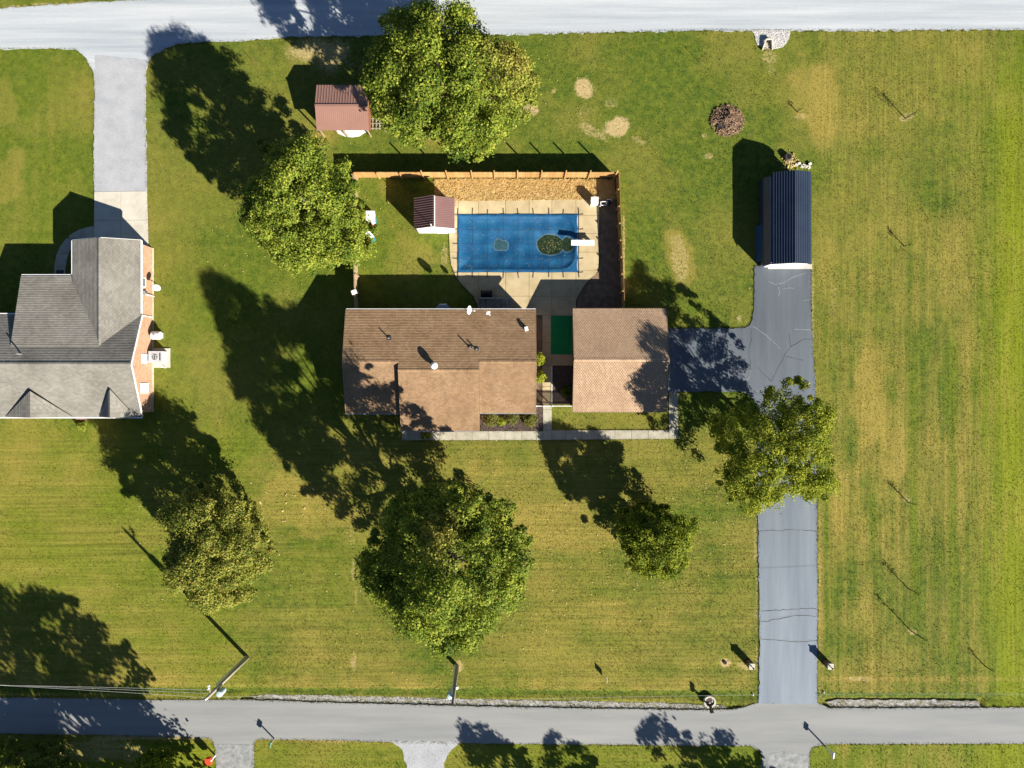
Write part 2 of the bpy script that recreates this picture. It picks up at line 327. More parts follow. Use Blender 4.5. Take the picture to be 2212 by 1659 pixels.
PATIO = [(982, 434), (1100, 433), (1271, 431), (1286, 434), (1294, 443), (1294, 553), (1292, 578), (1287, 592), (1274, 603), (1262, 617), (1252, 633), (1245, 648), (1243, 668), (1246, 682), (1246, 706), (1237, 706), (1237, 790), (1192, 790), (1192, 876), (1171.6, 876), (1171.6, 681), (1156, 681), (1156, 669), (1033, 669), (1031, 656), (1021, 638), (1004, 621), (986, 600), (975, 573), (972, 553), (970, 498), (970, 480), (982, 480)]
APRON = [(205, 415), (318, 413.5), (320, 470), (321.5, 533), (300, 560), (203, 560)]
MULCH = [(1039, 876), (1172.5, 876), (1172.5, 931), (1039, 931)]
G_PATH_S = [(868, 931), (1039, 931.5), (1173, 931.5), (1173, 878), (1192, 878), (1192, 929.5), (1444.5, 929), (1444.5, 848), (1464.5, 848), (1464.5, 947.5), (1192, 950), (868, 951)]
POOL = (990, 466, 1244, 584)
STRAW = [(938, 388), (1040, 386), (1326, 388), (1330, 431), (1290, 431), (1271, 431), (1100, 433), (982, 434), (982, 424), (940, 422)]
SOIL = [(1290, 431), (1330, 431), (1335, 500), (1346, 600), (1350, 672), (1243, 672), (1246, 648), (1255, 630), (1275, 603), (1292, 588), (1296, 560), (1296, 443)]
GR1 = [(535, 1503), (600, 1501), (737, 1503), (900, 1507), (1100, 1513), (1300, 1515), (1475, 1520), (1560, 1524), (1575, 1531), (1475, 1532), (1104, 1526), (737, 1517), (560, 1511)]
GR2 = [(1785, 1517), (1810, 1511), (1900, 1512), (2000, 1512), (2115, 1515), (2117, 1527), (1975, 1528), (1795, 1527)]
INLET = [(1622, 66), (1629, 74), (1631, 84), (1633, 93), (1637, 98), (1645, 101), (1655, 104), (1668, 106), (1680, 105), (1690, 102), (1697, 96), (1702, 87), (1706, 76), (1706, 64)]
GRAVEL_S = [(847, 1600), (862, 1612), (872, 1630), (880, 1659), (880, 1720), (958, 1720), (960, 1659), (966, 1632), (976, 1618), (992, 1603)]
HARD = [gp(p) for p in (ROAD_N, ROAD_S, DRIVE, PATIO, APRON, MULCH, G_PATH_S, STRAW, SOIL, GRAVEL_S, INLET)]
WALK = [(205, 489), (190, 491), (173, 496), (158, 504), (144, 515), (131, 532), (123, 550), (119, 570), (117, 600), (141, 600), (142, 585), (145, 562), (150, 546), (162, 531), (178, 521), (205, 517)]
HARD.append(gp(WALK))

# ---------------------------------------------------------------- lawn grid with mown / dry / bare tones
def vnoise(X, Y, sc, seed, oct=4):
    r = np.random.default_rng(seed); out = np.zeros_like(X); a = 1.; tot = 0
    for o in range(oct):
        gsz = 96; T = r.random((gsz, gsz)); u = (X/sc+500) % gsz; v = (Y/sc+500) % gsz
        i = u.astype(int); j = v.astype(int); fu = u-i; fv = v-j; fu = fu*fu*(3-2*fu); fv = fv*fv*(3-2*fv); i2 = (i+1) % gsz; j2 = (j+1) % gsz; i %= gsz; j %= gsz
        out += a*((T[i, j]*(1-fu)+T[i2, j]*fu)*(1-fv)+(T[i, j2]*(1-fu)+T[i2, j2]*fu)*fv); tot += a; a *= .55; sc /= 2.1
    return out/tot
def tones(X, Y):
    DX = X/S+CX; DY = CY-Y/S
    n = vnoise(X, Y, 6, 1); n2 = vnoise(X, Y, 2.2, 2); n3 = vnoise(X, Y, 14, 3, 3)
    dry = .19+(n-.5)*.95+(n2-.5)*.45; soil = np.zeros_like(X); lush = np.clip((n3-.52)*2.2, 0, 1)*.35
    sm = lambda v, a, b: np.clip((v-a)/(b-a), 0, 1)
    # right field: north-south mowing lines, browner middle, bright strip at the far east
    fr = sm(DX, 1750, 1775)
    st = vnoise(X, Y*.06, .55, 5, 3); lines = np.sin(DX*2*np.pi/23.)*.5+np.sin(DX*2*np.pi/61+1)*.5
    fs = sm(DY, 350, 800); dry += fr*(.20+(st-.5)*(.35+.75*fs)+lines*.05*fs+(n2-.5)*.3)
    brown = np.exp(-((DX-1930)/130)**2-((DY-930)/260)**2); dry += fr*brown*.12
    fe = sm(DX+(n2-.5)*14, 2075, 2175)*sm(DY, 80, 500); lush += fe*.62*(.5+st); dry -= fe*.38
    lush += .5*np.exp(-((DX-2185)/30)**2)*sm(DY, 60, 250)
    for cx, wd, y0, y1, a in ((2057, 9, 700, 1659, .8), (1973, 10, 730, 1400, .7), (1885, 9, 980, 1250, .5), (2128, 7, 620, 1400, .35), (1783, 8, 600, 1500, .4)):
        q = np.exp(-((DX-cx-(DY-900)*.006)/wd)**2)*sm(DY, y0, y0+90)*sm(-DY, -y1, -y1+90)*a*(.4+1.1*n2); dry -= q*.9; lush += q*.4
    for cx, wd, y0, y1 in ((1800, 7, 590, 700), (1815, 8, 700, 960)):
        soil += np.exp(-((DX-cx-(n2-.5)*14)/wd)**2)*sm(DY, y0, y0+40)*sm(-DY, -y1, -y1+40)*(n2-.25)*1.2
    # front and west lawns: east-west mowing lines
    fw = sm(-DX, -1640, -1620)*sm(DY, 900, 960); sh = vnoise(X*.06, Y, .5, 6, 3); dry += fw*((sh-.5)*.5+.20+(n2-.5)*.2)
    wl = sm(-DX, -560, -480)*sm(DY, 900, 950); lush += wl*.40*(.6+.4*sh); dry -= wl*.02
    nw = sm(-DX, -330, -300)*sm(-DY, -900, -880); sv = vnoise(X, Y*.06, .6, 8, 3); dry += nw*(sv-.5)*.4; lush += nw*.15
    north = sm(DY, 60, 100)*sm(-DY, -640, -560)*sm(DX, 1050, 1150)*sm(-DX, -1640, -1560); dry -= north*.12; lush -= north*.15
    bot = sm(DY, 1597, 1612); lush += bot*(.3+.3*sh); dry -= bot*.2
    # lines of longer dry grass and thatch along the south verge
    for cy, wd, a in ((1470, 9, .5), (1483, 5, .8), (1600, 5, .8)): dry += np.exp(-((DY-cy-(DX-1100)*.006)/wd)**2)*a*(n2)*sm(-DX, -1640, -1600)
    dry += np.exp(-((DY-1467)/5)**2)*fr*.6
    for cy in (1493, 1499): lush -= np.exp(-((DY-cy-(DX-1100)*.007)/3)**2)*.5; dry -= np.exp(-((DY-cy-(DX-1100)*.007)/3)**2)*.8  # ditch shade painted into the grass tone as darker green lines
    def blob(x, y, rx, ry, a, rot=0, soft=.28, ch='s'):
        nonlocal soil, dry, lush
        c, d = math.cos(rot), math.sin(rot); u = ((DX-x)*c+(DY-y)*d)/rx; v = (-(DX-x)*d+(DY-y)*c)/ry
        q = 1-np.hypot(u, v)+(n2-.5)*1.5; q = np.clip(q/soft, 0, 1)*a
        if ch == 's': soil = np.maximum(soil, q)
        elif ch == 'd': dry += q
        else: lush += q
    blob(1259, 185, 27, 30, .95); blob(1330, 273, 32, 26, .95, -.4); blob(1285, 288, 38, 12, .55, .5); blob(1320, 222, 16, 14, .4); blob(1262, 245, 12, 26, .3)
    blob(1380, 303, 18, 5, .5, .5); blob(1197, 196, 10, 6, .7, -.7); blob(1142, 236, 22, 16, .75); blob(1466, 562, 19, 58, .50); blob(1466, 560, 32, 75, .5, ch='d')
    blob(1597, 690, 8, 12, .6); blob(1620, 622, 7, 7, .6); blob(1530, 338, 11, 8, .6); blob(1618, 292, 5, 6, .6); blob(1522, 294, 8, 6, .6)
    blob(1662, 125, 20, 22, .5); blob(1665, 150, 14, 16, .35); blob(1740, 200, 40, 70, .35, ch='d'); blob(1780, 190, 30, 60, .3, ch='d'); blob(1775, 270, 30, 90, .35, ch='d')
    blob(763, 1230, 7, 40, .6); blob(768, 1290, 5, 30, .5); blob(760, 1160, 8, 30, .35); blob(764, 1430, 5, 26, .5); blob(1230, 1150, 90, 60, .3, ch='d'); blob(1050, 1010, 60, 40, .3, ch='d')
    blob(1100, 1130, 60, 40, .25, ch='d'); blob(620, 1090, 70, 50, .3, ch='d'); blob(700, 1120, 60, 60, .3, ch='d'); blob(992, 1440, 7, 12, .8); blob(1566, 1431, 13, 10, .85)
    blob(1606, 1440, 14, 6, .7, .5); blob(1778, 1440, 14, 6, .7, .5); blob(1795, 1421, 5, 8, .7); blob(1860, 1465, 30, 5, .6); blob(1971, 1366, 14, 9, .7, .5); blob(1958, 1080, 12, 12, .5); blob(1961, 252, 22, 9, .55, -.3); blob(1730, 252, 18, 8, .5)
    blob(20, 380, 34, 60, .35, ch='d'); blob(10, 235, 30, 60, .3, ch='d'); blob(1090, 770, 12, 60, .2); blob(1348, 540, 5, 100, .7); blob(1350, 620, 12, 24, .5)
    blob(1290, 590, 12, 20, .6); blob(1090, 575, 40, 14, .3, ch='d'); blob(870, 560, 70, 60, .3, ch='d'); blob(850, 420, 40, 30, .25, ch='d'); blob(960, 545, 8, 40, .5)
    blob(900, 296, 60, 10, .35); blob(1016, 318, 40, 10, .35); blob(960, 300, 90, 14, .25, ch='d'); blob(1370, 1345, 120, 5, .35, ch='d'); blob(1300, 1305, 100, 4, .3, ch='d')
    blob(700, 300, 60, 30, .6, ch='d', soft=1.); blob(730, 110, 110, 50, .75, soft=.8); blob(1880, 850, 60, 90, .3, ch='d'); blob(1900, 1000, 60, 90, .3, ch='d')
    blob(335, 1592, 120, 7, .75); blob(740, 1601, 120, 4, .5); blob(1100, 1606, 120, 3, .5); blob(2000, 1607, 160, 3, .5); blob(200, 1625, 170, 30, .55); blob(325, 600, 4, 80, .5); blob(328, 780, 5, 120, .5); blob(100, 12, 150, 6, .8, -.08)
    blob(1756, 680, 4, 150, .6); blob(1634, 1200, 4, 260, .5); blob(1770, 1300, 3, 260, .45); blob(1478, 848, 20, 3, .5); blob(2160, 63, 60, 6, .6)
    return np.stack([np.clip(dry, 0, 1), np.clip(soil, 0, 1), np.clip(lush, 0, 1)], -1)

def make_lawn():
    st = .2; xs = np.arange(-48, 48+st, st); ys = np.arange(-37, 37+st, st); X, Y = np.meshgrid(xs, ys, indexing='ij')
    Z = (vnoise(X, Y, 3.0, 21, 3)-.5)*.03
    DX = X/S+CX; DY = CY-Y/S
    # shallow verge ditch north of the lower road
    verge = np.exp(-((DY-1498-(DX-1100)*.012)/7)**2)*((DX < 1625) | (DX > 1785))*.08; Z -= verge; Z -= np.exp(-((DY-1521-(DX-1100)*.017*(DX < 1650)+(DX > 1650)*1)/11.5)**4)*(((DX > 520) & (DX < 1600)) | ((DX > 1780) & (DX < 2125)))*(.09+.05*(DX > 1700))
    Z = np.minimum(Z, .012); Z = np.where((DY > 1505) & (DY < 1530) & (DX > 1785) & (DX < 2120), np.minimum(Z, -.075), Z)
    n, m = X.shape; V = np.stack([X.ravel(), Y.ravel(), Z.ravel()], -1)
    idx = np.arange(n*m).reshape(n, m); F = np.stack([idx[:-1, :-1], idx[1:, :-1], idx[1:, 1:], idx[:-1, 1:]], -1).reshape(-1, 4)
    x0, y0 = g(POOL[0]-6, POOL[3]+6); x1, y1 = g(POOL[2]+6, POOL[1]-6); c = V[F].mean(1)
    F = F[~((c[:, 0] > x0+.2) & (c[:, 0] < x1-.2) & (c[:, 1] > y0+.2) & (c[:, 1] < y1-.2))]
    used = np.unique(F); remap = np.full(len(V), -1); remap[used] = np.arange(len(used)); V = V[used]; F = remap[F]
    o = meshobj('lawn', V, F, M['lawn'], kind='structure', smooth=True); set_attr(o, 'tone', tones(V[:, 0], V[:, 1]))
    o['label'] = 'mown green and straw coloured lawn around the houses'
    # land beyond the picture, out to the horizon
    R = 700; mb = MB(); a, b, e = 48, 37, R
    mb.add([(-e, -e, -.01), (e, -e, -.01), (e, -b, -.01), (-e, -b, -.01), (-e, b, -.01), (e, b, -.01), (e, e, -.01), (-e, e, -.01), (-a, -b, -.01), (-a, b, -.01), (a, -b, -.01), (a, b, -.01), (-e, -b, -.01), (-e, b, -.01), (e, -b, -.01), (e, b, -.01)],
           [(0, 1, 2, 3), (4, 5, 6, 7), (12, 8, 9, 13), (10, 14, 15, 11)])
    o2 = mb.build('ground', M['lawn'], kind='structure'); set_attr(o2, 'tone', np.tile([.3, 0, .15], (16, 1)))
    o2['label'] = 'grass fields stretching out beyond the yard'
make_lawn()

def sheet(name, pts, z, matn, amp=.05, label=None, parent=None, z0=-.2, cat=None, **k):
    p = rough(gp(pts), .35, amp) if amp else gp(pts)
    o = MB().prism(p, z0, z).build(name, M[matn], parent, **({'kind': 'structure'} if parent is None else {}))
    if label: o['label'] = label
    return o
sheet('gravel_road', ROAD_N, .030, 'gravel_road', .05, 'pale gravel road along the top with a spur down to the brick house')
sheet('asphalt_road', ROAD_S, .034, 'asphalt_light', .025, 'light grey asphalt road along the bottom')
sheet('gravel_verge', GR1, -.04, 'verge', .045, 'band of grey white gravel along the north edge of the lower road')
sheet('gravel_verge', GR2, -.04, 'verge', .035, 'band of gravel along the road edge right of the driveway mouth')
sheet('lower_drive', [(469, 1607), (548, 1607), (549, 1720), (469, 1720)], .040, 'asphalt_patch', .03, 'patched grey driveway at the bottom left')
sheet('lower_drive', [(1645, 1634), (1680, 1626), (1720, 1628), (1746, 1632), (1744, 1720), (1650, 1720)], .040, 'asphalt_patch', .08, 'rough dark driveway at the bottom right')
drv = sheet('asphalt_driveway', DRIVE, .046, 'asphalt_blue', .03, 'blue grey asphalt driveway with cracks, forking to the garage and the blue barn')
sheet('gravel_driveway', GRAVEL_S, .038, 'gravel_drive', .09, 'white gravel driveway entering from the bottom edge')
sheet('gravel_spur', [(207, 120), (204, 277), (203, 340), (205, 415.5), (318, 413.5), (316, 333), (315, 267), (316, 130)], .042, 'gravel_drive', .03, 'grey gravel driveway leading to the concrete apron')
sheet('drain_gravel', INLET, .05, 'drain', .03, 'white stone apron around the concrete drain inlet')
sheet('mulch_bed', MULCH, .05, 'mulch', .0, 'dark mulch bed in front of the brown roofed house')
sheet('straw_bed', STRAW, .03, 'straw', .06, 'golden straw strewn between the fence and the pool patio')
sheet('bare_soil', SOIL, .026, 'soil', .05, 'bare brown soil strip inside the east fence')
sheet('garden_bed', [(1192.5, 790.5), (1240, 790.5), (1240, 873), (1192.5, 873)], .055, 'mulch', 0, 'dark planting bed beside the garage wall')
sheet('grass_strip', [(1157, 682), (1171, 682), (1171, 874), (1157, 874)], .03, 'soil', 0, 'narrow planted strip along the east wall of the brown roofed house')
sheet('shed_slab', [(725, 279), (796, 279), (795, 284), (783, 290), (776, 295), (760, 297), (745, 295), (730, 289)], .05, 'stone_white', .04, 'pale concrete slab at the front of the maroon shed')

def ribbons(name, lines, wd, z, m, parent, kind=None, jit=.04):
    mb = MB()
    for ln in lines:
        p = rough(gp(ln), .3, jit, closed=False); L = []; R = []
        for i in range(len(p)):
            a = Vector(p[max(i-1, 0)]); b = Vector(p[min(i+1, len(p)-1)]); d = (b-a).normalized(); nn = Vector((-d.y, d.x))*wd/2*rnd.uniform(.5, 1.4); q = Vector(p[i])
            L.append((q.x+nn.x, q.y+nn.y, z)); R.append((q.x-nn.x, q.y-nn.y, z))
        n = len(p); mb.add(L+R, [(i, i+n, i+n+1, i+1) for i in range(n-1)])
    return mb.build(name, M[m], parent, **({'kind': kind} if kind else {}))
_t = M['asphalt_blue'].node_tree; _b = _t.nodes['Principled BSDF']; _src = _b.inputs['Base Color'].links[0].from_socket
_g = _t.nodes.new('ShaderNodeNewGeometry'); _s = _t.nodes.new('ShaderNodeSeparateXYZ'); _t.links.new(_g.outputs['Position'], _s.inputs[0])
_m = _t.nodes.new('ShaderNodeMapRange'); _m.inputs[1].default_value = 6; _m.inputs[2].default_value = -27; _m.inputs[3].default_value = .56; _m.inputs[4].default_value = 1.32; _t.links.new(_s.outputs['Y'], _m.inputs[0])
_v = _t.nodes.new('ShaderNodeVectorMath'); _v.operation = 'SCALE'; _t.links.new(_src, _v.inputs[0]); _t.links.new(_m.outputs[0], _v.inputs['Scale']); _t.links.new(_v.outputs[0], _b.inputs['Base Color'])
cr = lambda L: [(1474.6+x/3, 553+y/3) for x, y in L]
c5 = lambda L: [(1474.6+x/3, 1106+y/3) for x, y in L]
for L in ([(620, 200), (620, 180), (680, 160), (740, 130), (800, 110)], [(555, 165), (600, 185), (660, 180)], [(640, 215), (720, 210)], [(620, 180), (620, 260)], [(450, 455), (520, 500), (580, 550), (630, 600)], [(440, 740), (430, 790), (400, 830)], [(450, 905), (490, 870), (530, 850)], [(780, 290), (830, 285)], [(720, 475), (830, 480)]):
    ribbons('crack', [cr(L)], .035, .052, 'crack_light', drv)
for L in ([(835, 540), (770, 545), (710, 580), (660, 640), (630, 700), (600, 760), (575, 810)], [(440, 470), (445, 540), (430, 600), (430, 660), (440, 740)], [(670, 650), (780, 675)], [(480, 720), (580, 815)], [(690, 500), (700, 590)]):
    ribbons('crack', [cr(L)], .045, .052, 'crack', drv)
for L in ([(490, 120), (560, 112), (640, 118), (700, 108), (860, 118)], [(505, 705), (600, 690), (700, 670), (800, 665), (860, 672)], [(510, 818), (620, 825), (730, 835), (868, 826)]):
    ribbons('crack', [c5(L)], .035, .052, 'crack_light', drv); ribbons('crack', [c5([(x, y+5) for x, y in L])], .035, .056, 'crack', drv)
ribbons('crack', [c5([(505, 640), (700, 628), (865, 626)])], .05, .052, 'crack', drv)

def slabs(name, poly, xs, ys, m, z=.055, skip=None, label=None):
    P = gp(poly); root = MB().prism([(x, y) for x, y in P], -.09, z-.028) if skip is None else None
    X = sorted(g(x, 0)[0] for x in xs); Y = sorted(g(0, y)[1] for y in ys); gap = .013; cells = []
    for i in range(len(X)-1):
        for j in range(len(Y)-1):
            if skip and skip(X[i], X[i+1], Y[j], Y[j+1]): continue
            c = clip_rect(P, X[i]+gap, Y[j]+gap, X[i+1]-gap, Y[j+1]-gap)
            if c: cells.append((c, clip_rect(P, X[i], Y[j], X[i+1], Y[j+1])))
    if root is None:
        root = MB()
        for c, f in cells: root.prism(f, -.12, z-.028)
    r = root.build(name, M['joint'], kind='structure')
    if label: r['label'] = label
    for c, f in cells: MB().prism(c, z-.05, z+rnd.uniform(-.003, .003)).build('slab', M[m], r)
    return r
px0, py0 = g(POOL[0], POOL[3]); px1, py1 = g(POOL[2], POOL[1])
slabs('pool_patio', PATIO, [960, 990, 1034, 1092, 1143, 1192, 1244, 1300], [425, 466, 505, 545, 584, 640, 681, 706, 740, 790, 835, 880], 'concrete', .062,
      skip=lambda a, b, c, d: a > px0-.05 and b < px1+.05 and c > py0-.05 and d < py1+.05, label='tan concrete patio around the covered swimming pool')
slabs('front_path', G_PATH_S, [860, 905, 950, 985, 1020, 1056, 1091, 1127, 1158, 1173, 1192, 1222, 1257, 1292, 1328, 1364, 1400, 1444.5, 1465], [845, 885, 929, 952], 'concrete_grey', .058, label='grey concrete footpath along the front of the house and garage')
slabs('concrete_apron', APRON, [200, 262, 323], [410, 476, 562], 'concrete_pale', .062, label='pale concrete apron at the garage of the brick house')
slabs('curved_walk', WALK, [110, 150, 178, 206], [480, 515, 548, 575, 602], 'concrete_grey', .05, label='curved concrete walk beside the grey roofed house')

# ---------------------------------------------------------------- roofs
class Roof:
    "collects shingles of one building; the first 300 become sub-parts, the rest one stuff part"
    def __init__(s, house, m, deckm, tab=.33, exp=.145, gapw=.012, th=.016):
        s.h = house; s.m = m; s.tab = tab; s.exp = exp; s.gap = gapw; s.th = th; s.deck = MB(); s.dm = deckm; s.P = []
    def plane(s, el, er, rr, rl, poly=None, lift=0.0):
        el, er, rr, rl = [Vector(p) for p in (el, er, rr, rl)]
        u = (er-el).normalized(); n = u.cross(rl-el).normalized()
        if n.z < 0: n = -n
        v = n.cross(u).normalized()
        if v.z < 0: v = -v
        s.deck.hexa([tuple(p-Vector((0, 0, .13))) for p in (el, er, rr, rl)]+[tuple(p-Vector((0, 0, .004))) for p in (el, er, rr, rl)])
        q = [((p-el).dot(u), (p-el).dot(v)) for p in (el, er, rr, rl)]; vm = max(a[1] for a in q); u0 = min(a[0] for a in q); u1 = max(a[0] for a in q)
        rows = max(1, round(vm/s.exp)); ex = vm/rows
        for r in range(rows):
            vv = r*ex; x = u0-(r % 2)*s.tab*.5-rnd.random()*.0
            def lim(vq):
                xs = []
                for i in range(4):
                    (a, b), (c, d) = q[i], q[(i+1) % 4]
                    if (b <= vq <= d) or (d <= vq <= b):
                        if abs(d-b) > 1e-6: xs.append(a+(c-a)*(vq-b)/(d-b))
                        else: xs += [a, c]
                return (min(xs), max(xs)) if len(xs) > 1 else (0, 0)
            lo, hi = lim(min(vv+ex*.5, vm-1e-4))
            while x < hi:
                a = max(x, lo); b = min(x+s.tab, hi)
                if b-a > .05: s.P.append((el+u*a+v*vv, u, v, n, b-a-s.gap, ex))
                x += s.tab
    def build(s):
        d = s.deck.build('roof', M[s.dm], s.h)
        protos = {}; rest = [] ; full = [p for p in s.P if abs(p[4]-(s.tab-s.gap)) < 1e-3]; ids = set(id(p) for p in full[:0])
        # pick the 300 whole shingles lying highest, which show largest from above
        full.sort(key=lambda p: -p[0].z); pick = set(id(p) for p in full[:300])
        def geo(w_, ex): L = ex*1.12; t = s.th; return [(0, 0, 0), (w_, 0, 0), (w_, L, 0), (0, L, 0), (0, 0, t), (w_, 0, t), (w_, L, .0015), (0, L, .0015)]
        FF = [(4, 5, 6, 7), (0, 1, 5, 4), (1, 2, 6, 5), (3, 0, 4, 7)]; V = []; F = []
        from mathutils import Matrix
        for p in s.P:
            o, u, v, n, w_, ex = p
            if id(p) in pick:
                key = round(ex, 4)
                if key not in protos:
                    me = bpy.data.meshes.new('shingle'); me.from_pydata(geo(w_, ex), [], FF); me.update(); me.materials.append(M[s.m]); protos[key] = me
                uu, oo = (u, o) if u.cross(v).dot(n) > 0 else (-u, o+u*w_)
                ob = bpy.data.objects.new('shingle', protos[key]); ob.rotation_euler = Matrix((uu, v, n)).transposed().to_euler()
                link(ob, d, oo+n*rnd.uniform(0, .002))
            else:
                k = len(V); j = rnd.uniform(0, .002)
                for a, b, c in geo(w_, ex): V.append(tuple(o+u*a+v*b+n*(c+j)))
                F += [tuple(i+k for i in f) for f in FF]
        meshobj('shingles', V, F, M[s.m], d, kind='stuff'); return d
def W(dx, dy, z): return (dx*S, -dy*S, z)   # ground-plan offset from the picture centre

def gable_walls(x0, x1, ys, zs, m, parent, name='wall'):
    "profile across y (list), heights zs, extruded x0..x1 in plan offsets"
    n = len(ys); V = []
    for x in (x0, x1):
        for y, z in zip(ys, zs): V.append(W(x, y, z))
        V.append(W(x, ys[-1], 0)); V.append(W(x, ys[0], 0))
    k = n+2; F = [tuple(range(k)), tuple(range(k, 2*k))[::-1]]+[(i, i+k, (i+1) % k+k, (i+1) % k) for i in range(k)]
    return meshobj(name, V, F, M[m], parent)
def gutter(parent, a, b, name='gutter', wd=.11, m='white'):
    return MB().bar(a, b, wd, .09).build(name, M[m], parent)

# main house ---------------------------------------------------------------
hx = -148*S
house = empty('ranch_house', W(-149, 0, 0), 'long brown shingled single storey house with a stepped roof, south of the pool', 'house')
eN, rY, cY, eS, cS = -154.3, -45.2, -27.9, 61.2, 97.6; ze, zr, zc = 2.35, 3.6, 3.8
xw, xc0, xc1, xe = -344.5, -231, -66.5, 48.6
R = Roof(house, 'shingle_brown', 'deck_brown', .25, .14, .012, .03)
R.plane(W(xw, eN, ze), W(xe, eN, ze), W(xe, rY, zr), W(xw, rY, zr))
R.plane(W(xc0, rY, zr+.002), W(xc1, rY, zr+.002), W(xc1, cY, zc), W(xc0, cY, zc))
R.plane(W(xw, eS, ze), W(xc0+.5, eS, ze), W(xc0+.5, rY, zr), W(xw, rY, zr))
R.plane(W(xc1-.5, eS-1, ze), W(xe, eS-1, ze), W(xe, rY, zr), W(xc1-.5, rY, zr))
R.plane(W(xc0, cS, ze+.01), W(xc1, cS, ze+.01), W(xc1, cY, zc), W(xc0, cY, zc))
R.build()
gable_walls(xw+9, xe-9, [eN+9, rY, eS-9], [ze-.14, zr-.16, ze-.14], 'brick_dark', house)
gable_walls(xc0+2, xc1-2, [rY+4, cY, cS-9], [zr-.1, zc-.16, ze-.12], 'brick_dark', house)
for (a, b, y, z) in ((xw, xe, eN-1, ze-.05), (xw, xc0, eS+1.2, ze-.05), (xc1, xe, eS+.2, ze-.05), (xc0, xc1, cS+1.2, ze-.04)): gutter(house, W(a, y, z), W(b, y, z), wd=.11 if y < 0 else .07, m='white' if y < 0 else 'grey_metal')
for (x, y0, z0, y1, z1) in ((xw-.8, eN, ze-.06, rY, zr-.06), (xw-.8, rY, zr-.06, eS, ze-.06), (xe+.8, eN, ze-.06, rY, zr-.06), (xe+.8, rY, zr-.06, eS, ze-.06)):
    MB().bar(W(x, y0, z0), W(x, y1, z1), .03, .14).build('rake_board', M['wood_old'], house)
def ridge(parent, a, b, m, piece=.3):
    a = Vector(a); b = Vector(b); n = int((b-a).length/piece); d = (b-a)/n; side = d.normalized().cross(Vector((0, 0, 1)))*.13; mb = MB()
    for i in range(n):
        p = a+d*i; q = a+d*(i+1.15); c = Vector((0, 0, .02+rnd.uniform(0, .008))); dn = Vector((0, 0, .028))
        mb.add([tuple(p+c+Vector((0, 0, .012))), tuple(q+c), tuple(q+side+c-dn), tuple(p+side+c-dn), tuple(q-side+c-dn), tuple(p-side+c-dn)], [(0, 1, 2, 3), (1, 0, 5, 4)])
    return mb.build('ridge_cap', M[m], parent)
ridge(house, W(xw, rY, zr+.01), W(xc0, rY, zr+.01), 'shingle_brown'); ridge(house, W(xc1, rY, zr+.01), W(xe, rY, zr+.01), 'shingle_brown'); ridge(house, W(xc0, cY, zc+.01), W(xc1, cY, zc+.01), 'shingle_brown')
def window(parent, x, y, z, wd, ht, ax, m='glass', fm='white', dep=.06):
    "ax = outward normal (nx, ny)"
    nx, ny = ax; tx, ty = -ny, nx; f = MB()
    for s_ in (-1, 1):
        f.box(x+tx*s_*wd/2+nx*dep/2, y+ty*s_*wd/2+ny*dep/2, z, z+ht, .06 if nx == 0 else dep, dep if nx == 0 else .06)
    f.box(x+nx*dep/2, y+ny*dep/2, z-.05, z, wd+.06 if nx == 0 else dep+.06, dep+.06 if nx == 0 else wd+.06)
    f.box(x+nx*dep/2, y+ny*dep/2, z+ht, z+ht+.05, wd+.06 if nx == 0 else dep, dep if nx == 0 else wd+.06)
    f.box(x+nx*dep*.6, y+ny*dep*.6, z+ht*.47, z+ht*.53, wd if nx == 0 else dep*.6, dep*.6 if nx == 0 else wd)
    fr = f.build('window', M[fm], parent)
    MB().box(x+nx*.015, y+ny*.015, z, z+ht, wd if nx == 0 else .02, .02 if nx == 0 else wd).build('pane', M[m], fr); return fr
for dx in (-320, -270, -200, -110, -20): p = W(dx, eN+9, 0); window(house, p[0], p[1]+.01, 1.0, 1.1, .95, (0, 1))
for dx in (-310, -265): p = W(dx, eS-9, 0); window(house, p[0], p[1]-.01, .9, 1.3, 1.1, (0, -1))
for dx in (-205, -150, -95): p = W(dx, cS-9, 0); window(house, p[0], p[1]-.01, .9, 1.3, 1.1, (0, -1))
p = W(-30, eS-10, 0); MB().box(p[0], p[1]-.03, .05, 2.1, .95, .06).build('door', M['white'], house)
for dy in (-110, 10): p = W(xe-9, dy, 0); window(house, p[0]+.01, p[1], 1.0, 1.1, .95, (1, 0))
for dy in (-100, -10): p = W(xw+9, dy, 0); window(house, p[0]-.01, p[1], 1.0, 1.1, .95, (-1, 0))
# fittings on the roof
def slope_z(dy):
    if dy < rY: return ze+(zr-ze)*(dy-eN)/(rY-eN)
    return zr+(zc-zr)*(dy-rY)/(cY-rY)
def on_roof(x, y):
    z = 3.0
    for _ in range(6): q = g(x, y, z); z = slope_z(-q[1]/S)
    return (q[0], q[1], z)
for x, y, h_, nm in ((841, 731, .42, 'west end of the brown roof'), (1016, 751, .48, 'pair on the brown roof, the western one'), (1030, 755, .40, 'pair on the brown roof, the eastern one')):
    q = on_roof(x, y); b = MB().box(q[0], q[1], q[2]-.03, q[2]+.05, .34, .30).build('flashing', M['dark'], house)
    MB().cyl(q[0]-.02, q[1], q[2], q[2]+h_, .05, 10).build('vent_pipe', M['grey_metal'], b)
q = on_roof(1137, 711); vb = MB().box(q[0], q[1], q[2]-.04, q[2]+.26, .22, .30, .2).build('roof_vent', M['grey_metal'], house); MB().box(q[0], q[1], q[2]+.26, q[2]+.30, .28, .36, .2).build('vent_cap', M['white'], vb)
q = on_roof(939, 790); tb = MB().cyl(q[0], q[1], q[2]-.05, q[2]+.30, .17, 16).build('turbine_vent', M['grey_metal'], house)
